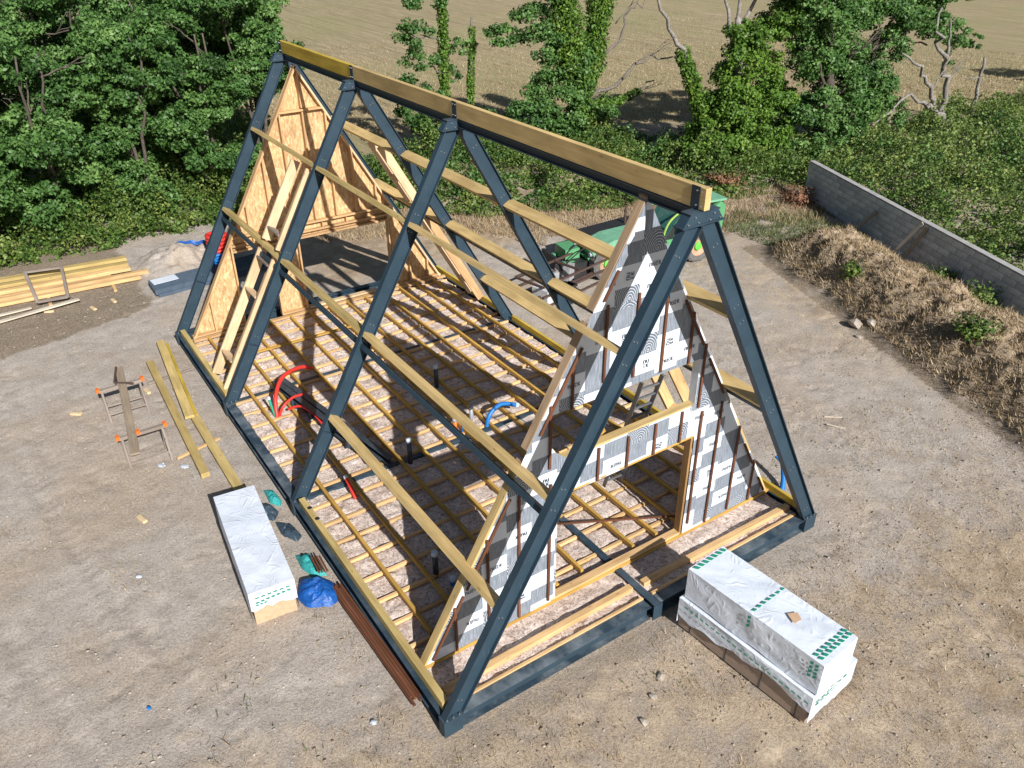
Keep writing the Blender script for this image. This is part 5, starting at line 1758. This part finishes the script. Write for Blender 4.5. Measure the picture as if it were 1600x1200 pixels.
trestle(-11.6, -6.34, -5.42, "far grey trestle with orange clips holding the old plank", (-6.36, -5.40))
trestle(-9.35, -6.36, -5.46, "near grey trestle with orange clips holding the old plank", (-6.38, -5.98, -5.44))
tag(beam("old_plank", (-12.35, -5.74, G+0.79), (-8.50, -6.20, G+0.79), 0.17, 0.045, M_old), "weathered plank resting on the two trestles", "plank")
mb = MB(); mb.bar((-12.35, -5.80, G+0.83), (-11.62, -5.98, G+0.83), 0.04, 0.04); mb.bar((-11.62, -5.98, G+0.83), (-11.35, -5.62, G+0.83), 0.025, 0.03)
tag(mb.build("steel_angle", M_rust), "bent rusty steel angle lying on the far end of the old plank", "steel angle")

# board stack at the far left
bs = [((-21.3, -9.2), (-20.85, -3.95), .24, .10, 0.30, "top board of the yellow stack, the one next to the brambles"),
      ((-21.0, -9.2), (-20.55, -3.98), .22, .10, 0.22, "second board of the yellow stack, counted from the brambles"),
      ((-20.7, -9.2), (-20.30, -3.98), .20, .10, 0.14, "third board of the yellow stack, counted from the brambles"),
      ((-20.15, -9.3), (-19.85, -3.55), .16, .12, 0.10, "yellow board with the end that sticks out farthest, in front of the stack"),
      ((-19.85, -9.3), (-19.55, -3.85), .18, .10, 0.08, "nearest full-length yellow board of the timber pile"),
      ((-20.45, -9.0), (-20.1, -4.6), .14, .08, 0.08, "short yellow board low in the middle of the timber pile")]
for a, b, w, h, z, lb in bs:
    tag(beam("long_board", (a[0], a[1], G+z), (b[0], b[1], G+z), w, h, M_treated if w > .2 else M_joist, up=(0, 0, 1)), lb, "board", "long boards piled at the left edge")
for yy in (-8.3, -6.4, -4.6):
    loose("pile_bearer", (-21.6, yy), (-19.0, yy-0.1), 0.09, 0.05, M_joist, "bearer under the timber pile, at the %s" % {-8.3: "left frame edge", -6.4: "wooden frame", -4.6: "pile's right end"}[yy], z=G+0.02, cat="bearer")
tag(beam("whitish_plank", (-18.3, -8.6, G+0.10), (-18.75, -5.75, G+0.12), 0.15, 0.04, M_white_wood), "whitish weathered plank in front of the timber pile", "plank")
tag(beam("whitish_plank", (-18.9, -8.6, G+0.08), (-19.0, -7.0, G+0.08), 0.12, 0.04, M_white_wood), "short whitish plank at the left frame edge", "plank")
root = empty("wooden_frame", (-19.9, -6.4, G), "old grey wooden frame leaning over the timber pile", "wooden frame")
fa, fb, fc_, fd_ = Vector((-20.75, -6.85, 0.22)), Vector((-20.55, -5.85, 0.22)), Vector((-19.1, -6.8, -0.15)), Vector((-19.0, -6.0, -0.15))
for a, b in ((fa, fb), (fc_, fd_), (fa, fc_), (fb, fd_)):
    beam("rail", a, b, 0.09, 0.07, M_grey_wood, root)
# corrugated sheet pack
root = empty("corrugated_sheet_pack", (-18.1, -2.5, G), "dark blue-grey pack of corrugated roofing sheets beyond the far left portal", "sheet pack")
mb = MB()
for k in range(9):
    x = -18.62 + k*0.105
    mb.bar((x, -3.78, -0.14), (x-0.35, 0.3, -0.14), 0.045, 0.17)
mb.box((-18.3, -1.75, -0.24), (0.85, 4.0, 0.10), Matrix.Rotation(math.radians(5), 3, 'Z'))
mb.build("sheets", plain("blue_grey_sheet_metal", (0.07, 0.10, 0.14), 0.45, 0.15), root)
mb = MB(); mb.box((-18.42, -3.35, -0.048), (0.42, 0.75, 0.012), Matrix.Rotation(math.radians(5), 3, 'Z')); mb.build("label_sheet", M_film, root)
# coils
def coil(name, c, R_, r, turns, mat, label):
    mb = MB()
    for t in range(turns):
        pts = [(c[0]+R_*math.cos(a), c[1]+R_*math.sin(a), c[2]+t*r*1.9+0.01*math.sin(a*3)) for a in np.linspace(0, 2*math.pi, 20)]
        mb.tube(pts, r, 7, cap=False)
    tag(mb.build(name, mat, smooth=True), label, "coil")
coil("conduit_coil", (-19.6, -1.30, G+0.1), 0.30, 0.06, 8, M_red, "stacked red conduit coil behind the far left portal")
coil("conduit_coil", (-18.95, -1.45, G+0.08), 0.26, 0.05, 4, M_blue, "blue conduit coil beside the red coil")
crumple("blue_plastic_sheet", [(-20.75, -2.35), (-20.65, -2.2), (-20.35, -1.6), (-20.0, -1.0), (-20.25, -0.95), (-20.6, -1.6)], 0.08, M_tarp, "blue plastic sheet lying on the spoil heap", "plastic sheet", 0.12, 15)
crumple("white_sack", [(-18.75, -1.3), (-18.6, -1.0), (-18.3, -1.1), (-18.4, -1.4)], 0.2, M_film, "small white sack beside the blue coil", "sack", 0.12, 16)

# ------------------------------------------------------------------ steel cage rack
root = empty("steel_cage", (-11.2, 6.6, G), "rusty steel bar cage standing in front of the green machine", "cage")
ca = Matrix.Translation((-11.3, 6.75, G)) @ Matrix.Rotation(math.radians(102), 4, 'Z')
def cb(p0, p1, r=0.038):
    a = ca @ Vector(p0); b = ca @ Vector(p1)
    mb = MB(); mb.bar(a, b, r*1.6, r*1.6); mb.build("bar", M_rust, root)
for z in (0.12, 0.78):
    for y in (-0.55, 0.55): cb((-1.7, y, z), (1.7, y, z), 0.035)
    for x in (-1.7, 0, 1.7): cb((x, -0.55, z), (x, 0.55, z))
for x in (-1.7, -1.0, -0.3, 0.4, 1.1, 1.7):
    for y in (-0.55, 0.55): cb((x, y, 0), (x, y, 0.80))
cb((-1.7, -0.2, 0.3), (1.7, -0.2, 0.3)); cb((-1.7, 0.2, 0.3), (1.7, 0.2, 0.3)); cb((-1.7, 0.55, .45), (1.7, 0.55, .45)); cb((-1.7, -0.55, .45), (1.7, -0.55, .45))
root = empty("slatted_crate", (-10.7, 5.95, G), "grey slab and black slatted crate on the ground beside the steel cage", "crate")
mb = MB(); mb.box((-10.9, 5.75, G+0.28), (0.62, 0.75, 0.50), Matrix.Rotation(0.2, 3, 'Z')); mb.build("grey_body", M_concrete, root)
for k in range(5):
    mb = MB(); mb.box((-10.5, 6.15, G+0.09+k*0.12), (0.34, 0.5, 0.06), Matrix.Rotation(0.2, 3, 'Z')); mb.build("slat", M_tdark, root)
mb = MB(); mb.box((-10.5, 6.15, G+0.3), (0.26, 0.4, 0.6), Matrix.Rotation(0.2, 3, 'Z')); mb.build("core", M_tdark, root)
root = empty("engine_block", (-11.8, 6.9, G), "grey metal machine part lying inside the steel cage", "machine part")
mb = MB(); mb.box((-11.75, 7.0, G+0.38), (0.5, 0.42, 0.45), Matrix.Rotation(0.5, 3, 'Z')); mb.box((-11.9, 6.6, G+0.25), (0.4, 0.3, 0.35)); mb.build("casting", plain("grey_cast_metal", (0.33, 0.33, 0.34), 0.6, 0.2), root)
mb = MB(); mb.box((-12.0, 7.6, G+0.35), (0.8, 0.7, 0.5)); mb.build("black_cover", M_tdark, root)

# ------------------------------------------------------------------ green telehandler
tf_ = Vector((-0.155, -0.988, 0)); tl_ = Vector((0.988, -0.155, 0)); to_ = Vector((-10.6, 11.5, G))
TR = Matrix((tf_, tl_, Vector((0, 0, 1)))).transposed()
mach = empty("green_telehandler", tuple(to_), "old green telehandler with open cab parked behind the gable, its near rear wheel showing", "telehandler")
def T(u, v, w): return to_ + TR @ Vector((u, v, w))
def tbox(name, u0, u1, v0, v1, w0_, w1, mat, parent=mach):
    mb = MB(); mb.box(T((u0+u1)/2, (v0+v1)/2, (w0_+w1)/2), (u1-u0, v1-v0, w1-w0_), TR); return mb.build(name, mat, parent)
def tprism(name, poly, v0, v1, mat, parent=mach):
    mb = MB(); mb.prism([T(u, v0, w) for u, w in poly], TR @ Vector((0, v1-v0, 0))); return mb.build(name, mat, parent)
tprism("chassis", [(-0.6, 0.45), (3.7, 0.38), (3.9, 0.72), (1.6, 0.85), (-0.7, 0.95)], -1.55, -0.35, M_tgreen)
tprism("bonnet", [(1.45, 0.80), (3.75, 0.74), (3.85, 0.95), (3.1, 1.22), (1.45, 1.32)], -1.05, -0.15, M_taqua)
tprism("engine_cover", [(1.6, 0.86), (3.7, 0.80), (3.6, 1.12), (1.6, 1.28)], -1.75, -1.08, M_tdark)
tprism("rear_body", [(-0.85, 0.55), (-0.45, 0.55), (0.0, 1.02), (0.55, 0.95), (0.6, 1.25), (-0.75, 1.95), (-0.95, 1.80)], -0.14, -0.02, M_tgreen)
tprism("fender", [(-0.62, 0.60), (-0.45, 0.95), (0.0, 1.10), (0.5, 0.98), (0.9, 0.55), (0.82, 0.52), (0.45, 0.90), (0.0, 1.02), (-0.40, 0.88), (-0.55, 0.58)], -0.12, 0.14, M_tgreen)
tbox("cab_roof", -0.95, 0.35, -1.45, -0.02, 1.96, 2.03, M_taqua)
for u, v in ((-0.85, -0.08), (-0.85, -1.38), (0.95, -1.38)):
    mb = MB(); mb.bar(T(u, v, 0.9), T(u+(0.0 if u < 0 else -0.5), v, 1.97), 0.07, 0.07); mb.build("cab_pillar", M_tdark, mach)
mb = MB(); mb.tube(catmull([T(1.25, -0.1, 0.55), T(1.3, -0.1, 1.1), T(1.05, -0.1, 1.6), T(0.35, -0.1, 1.98)], 6), 0.035, 8); mb.build("cab_pillar", plain("yellow_green_pillar", (0.28, 0.42, 0.08), 0.5, 0.2), mach)
mb = MB(); mb.tube(catmull([T(1.25, -1.38, 0.9), T(1.2, -1.38, 1.5), T(0.35, -1.38, 1.98)], 6), 0.03, 8); mb.build("cab_pillar", M_tgreen, mach)
mb = MB(); q = [T(1.22, -0.12, 1.0), T(1.22, -1.36, 1.0), T(0.5, -1.36, 1.93), T(0.5, -0.12, 1.93)]
mb.prism(q, TR @ Vector((0.006, 0, 0.004))); mb.build("windscreen", M_glass, mach)
tbox("rear_window", -0.9, -0.88, -1.36, -0.1, 1.2, 1.94, M_glass)
tbox("seat", -0.45, 0.05, -1.0, -0.5, 0.95, 1.08, M_tdark); tbox("seat_back", -0.55, -0.45, -1.0, -0.5, 1.0, 1.55, M_tdark)
tbox("dashboard", 0.75, 1.1, -1.2, -0.3, 0.85, 1.2, M_tdark)
mb = MB(); mb.tube([T(0.75+0.02*math.sin(a), -0.72+0.19*math.cos(a), 1.28+0.19*math.sin(a)) for a in np.linspace(0, 2*math.pi, 16)], 0.015, 6, cap=False); mb.build("steering_wheel", M_tdark, mach)
tbox("front_counterweight", 3.95, 4.45, -1.45, -0.75, 0.55, 0.92, M_tgreen)
tprism("lift_arm", [(3.3, 0.55), (4.6, 0.62), (4.75, 0.12), (4.6, 0.10), (4.45, 0.45), (3.3, 0.42)], -0.62, -0.50, M_tgreen)
tprism("lift_arm", [(3.3, 0.55), (4.6, 0.62), (4.75, 0.12), (4.6, 0.10), (4.45, 0.45), (3.3, 0.42)], -1.42, -1.30, M_tgreen)
tbox("fork_carriage", 4.75, 4.85, -1.6, -0.3, 0.08, 0.75, M_tdark)
for q in range(4):
    tbox("grille_slat", 1.75+q*0.32, 1.93+q*0.32, -0.155, -0.14, 0.93, 1.12, M_tdark)
mb = MB(); mb.tube([T(2.0, -1.3, 1.2), T(2.0, -1.3, 1.75), T(1.92, -1.3, 1.85)], 0.04, 8); mb.build("exhaust", M_rust, mach)
mb = MB(); mb.tube(catmull([T(3.2, -0.3, 0.9), T(3.9, -0.25, 1.15), T(4.4, -0.4, 0.8), T(4.6, -0.5, 0.5)], 6), 0.02, 6); mb.build("hydraulic_hose", M_tdark, mach)
mb = MB(); mb.tube(catmull([T(3.2, -0.5, 0.9), T(3.8, -0.6, 1.2), T(4.3, -0.7, 0.95), T(4.6, -0.8, 0.5)], 6), 0.02, 6); mb.build("hydraulic_hose", M_tdark, mach)
for v in (-0.25, -1.25):
    mb = MB(); mb.tube([T(3.80, v, 0.86), T(3.90, v, 0.86)], 0.07, 10); mb.build("headlight", M_pipe_grey, mach)
tbox("step", 0.85, 1.2, -0.32, -0.10, 0.32, 0.36, M_tdark); tbox("tool_box", 1.6, 2.5, -0.42, -0.16, 0.42, 0.72, M_rust)
for u, v in ((0, -0.16), (0, -1.75), (3.4, -0.16), (3.4, -1.75)):
    wh = empty("wheel", tuple(T(u, v, 0.53)), parent=mach)
    def ring(prof, mat, nm, n=28, lug=0.0):
        Vv, Ff = [], []
        for k in range(n):
            a = 2*math.pi*k/n
            for j, (rr, dv) in enumerate(prof):
                r2 = rr + (lug if (k % 2 and rr > 0.44) else 0)
                r2 *= 1.15; Vv.append(tuple(T(u - 0.08 + r2*math.cos(a), v+dv, 0.53+r2*math.sin(a))))
        m_ = len(prof)
        for k in range(n):
            for j in range(m_-1):
                Ff.append((k*m_+j, k*m_+j+1, ((k+1) % n)*m_+j+1, ((k+1) % n)*m_+j))
        from_arrays(nm, Vv, Ff, mat, wh)
    ring([(0.27, -0.15), (0.40, -0.16), (0.47, -0.13), (0.47, 0.13), (0.40, 0.16), (0.27, 0.15)], M_tyre, "tyre", 40, -0.022)
    ring([(0.275, -0.14), (0.275, 0.13), (0.24, 0.10), (0.17, 0.05), (0.0, 0.05)], M_rim, "rim")
    ring([(0.11, 0.05), (0.11, 0.11), (0.06, 0.13), (0.0, 0.13)], M_tlime, "hub", 14)
    mb = MB()
    for k in range(8):
        a = 2*math.pi*k/8; c1 = T(u-0.08+0.16*math.cos(a), v+0.05, 0.53+0.16*math.sin(a)); c2 = T(u-0.08+0.16*math.cos(a), v+0.075, 0.53+0.16*math.sin(a)); mb.tube([c1, c2], 0.012, 6)
    mb.build("wheel_nuts", M_tlime, wh)
tag(beam("black_post", (-15.3, 13.4, G), (-15.3, 13.45, 0.75), 0.10, 0.10, M_tdark, up=(1, 0, 0)), "short black post standing at the edge of the bramble bank", "post")


# ------------------------------------------------------------------ single rocks and litter
def rock(x, y, s, label):
    ico = np.array([(0, 0, 1), (0.894, 0, 0.447), (0.276, 0.851, 0.447), (-0.724, 0.526, 0.447), (-0.724, -0.526, 0.447), (0.276, -0.851, 0.447),
                    (0.724, 0.526, -0.447), (-0.276, 0.851, -0.447), (-0.894, 0, -0.447), (-0.276, -0.851, -0.447), (0.724, -0.526, -0.447)])
    fc = [(0, 1, 2), (0, 2, 3), (0, 3, 4), (0, 4, 5), (0, 5, 1), (1, 6, 2), (2, 6, 7), (2, 7, 3), (3, 7, 8), (3, 8, 4), (4, 8, 9), (4, 9, 5), (5, 9, 10), (5, 10, 1), (1, 10, 6)]
    v = ico*rng.uniform(0.7, 1.2, (11, 1))*s*np.array([1.2, 1.0, 0.7])
    z = float(ground_z(np.array([x]), np.array([y]))[0])
    tag(from_arrays("rock", v + np.array([x, y, z+s*0.3]), fc, M_stone), label, "rock")


rock(-4.75, 11.75, 0.20, "largest pale rock at the foot of the mound")
rock(-4.35, 11.85, 0.15, "second pale rock right of the largest at the mound's foot")
rock(-4.3, 11.35, 0.10, "small flat pale rock in front of the mound's rock group")
rock(-2.75, 4.98, 0.10, "pale rock lying just outside the right eave")
rock(0.95, -0.75, 0.07, "small pale rock left of the front bundle")
rock(1.15, -1.1, 0.06, "small pale rock in the dry grass in front of the steel end beam")
rock(1.4, -1.5, 0.065, "pale rock nearest the camera in front of the steel end beam")


M_scrap = plain("dull_film_scrap", (0.45, 0.50, 0.56), 0.6, 0.2)


def litter(name, pts, mat, label, cat):
    tag(crumple(name, pts, 0.01, mat, label, cat, 0.04, 20, 12), label, cat)


def blob(x, y, a, b, ang=0.0, n=6):
    return [(x+a*math.cos(t)*math.cos(ang)-b*math.sin(t)*math.sin(ang), y+a*math.cos(t)*math.sin(ang)+b*math.sin(t)*math.cos(ang)) for t in np.linspace(0, 2*math.pi, n, endpoint=False)]


litter("film_scrap", blob(-9.0, -5.75, .10, .08), M_scrap, "small white film scrap next to the near trestle", "litter")
litter("film_scrap", blob(-8.7, -5.35, .11, .08, .5), M_scrap, "larger white film scrap between the near trestle and the yellow beams", "litter")
litter("film_scrap", blob(-5.8, -6.9, .07, .05, .7), M_scrap, "white film scrap on the bare earth left of the wrapped bundle", "litter")
litter("film_scrap", blob(-0.8, -4.75, .06, .05, .3), M_scrap, "white film scrap near the front left portal foot", "litter")
litter("blue_scrap", blob(-2.9, -7.4, .05, .03, .3), M_blue, "tiny blue plastic scrap on the earth at the bottom left", "litter")
for (x, y, a, lb) in ((-7.4, -6.5, .3, "yellow wood offcut on the bare earth left of the wrapped bundle"), (-12.2, -6.9, .9, "pale wood offcut beside the far trestle"),
                      (-12.3, -5.3, .2, "pale offcut right of the far trestle"), (-18.1, -5.5, .3, "offcut block in front of the whitish plank"),
                      (-18.6, -6.6, 1.2, "offcut block under the whitish plank"), (-18.3, -4.9, .2, "offcut near the right end of the timber pile"),
                      (-16.9, -2.2, .1, "pale offcut beyond the far left portal")):
    z = float(ground_z(np.array([x]), np.array([y]))[0])
    d = Vector((math.cos(a), math.sin(a), 0))*0.13; p = Vector((x, y, z+0.03))
    tag(beam("wood_offcut", p-d, p+d, 0.09, 0.05, M_chip), lb, "offcut")
for (x, y, a, lb) in ((-1.9, 7.2, 0.5, "pale stick on the gravel beyond the right eave, nearer one"), (-2.2, 7.5, 0.9, "pale stick on the gravel beyond the right eave, farther one")):
    z = float(ground_z(np.array([x]), np.array([y]))[0])
    d = Vector((math.cos(a), math.sin(a), 0))*0.2; p = Vector((x, y, z+0.02))
    tag(beam("pale_stick", p-d, p+d, 0.035, 0.025, M_white_wood), lb, "stick")
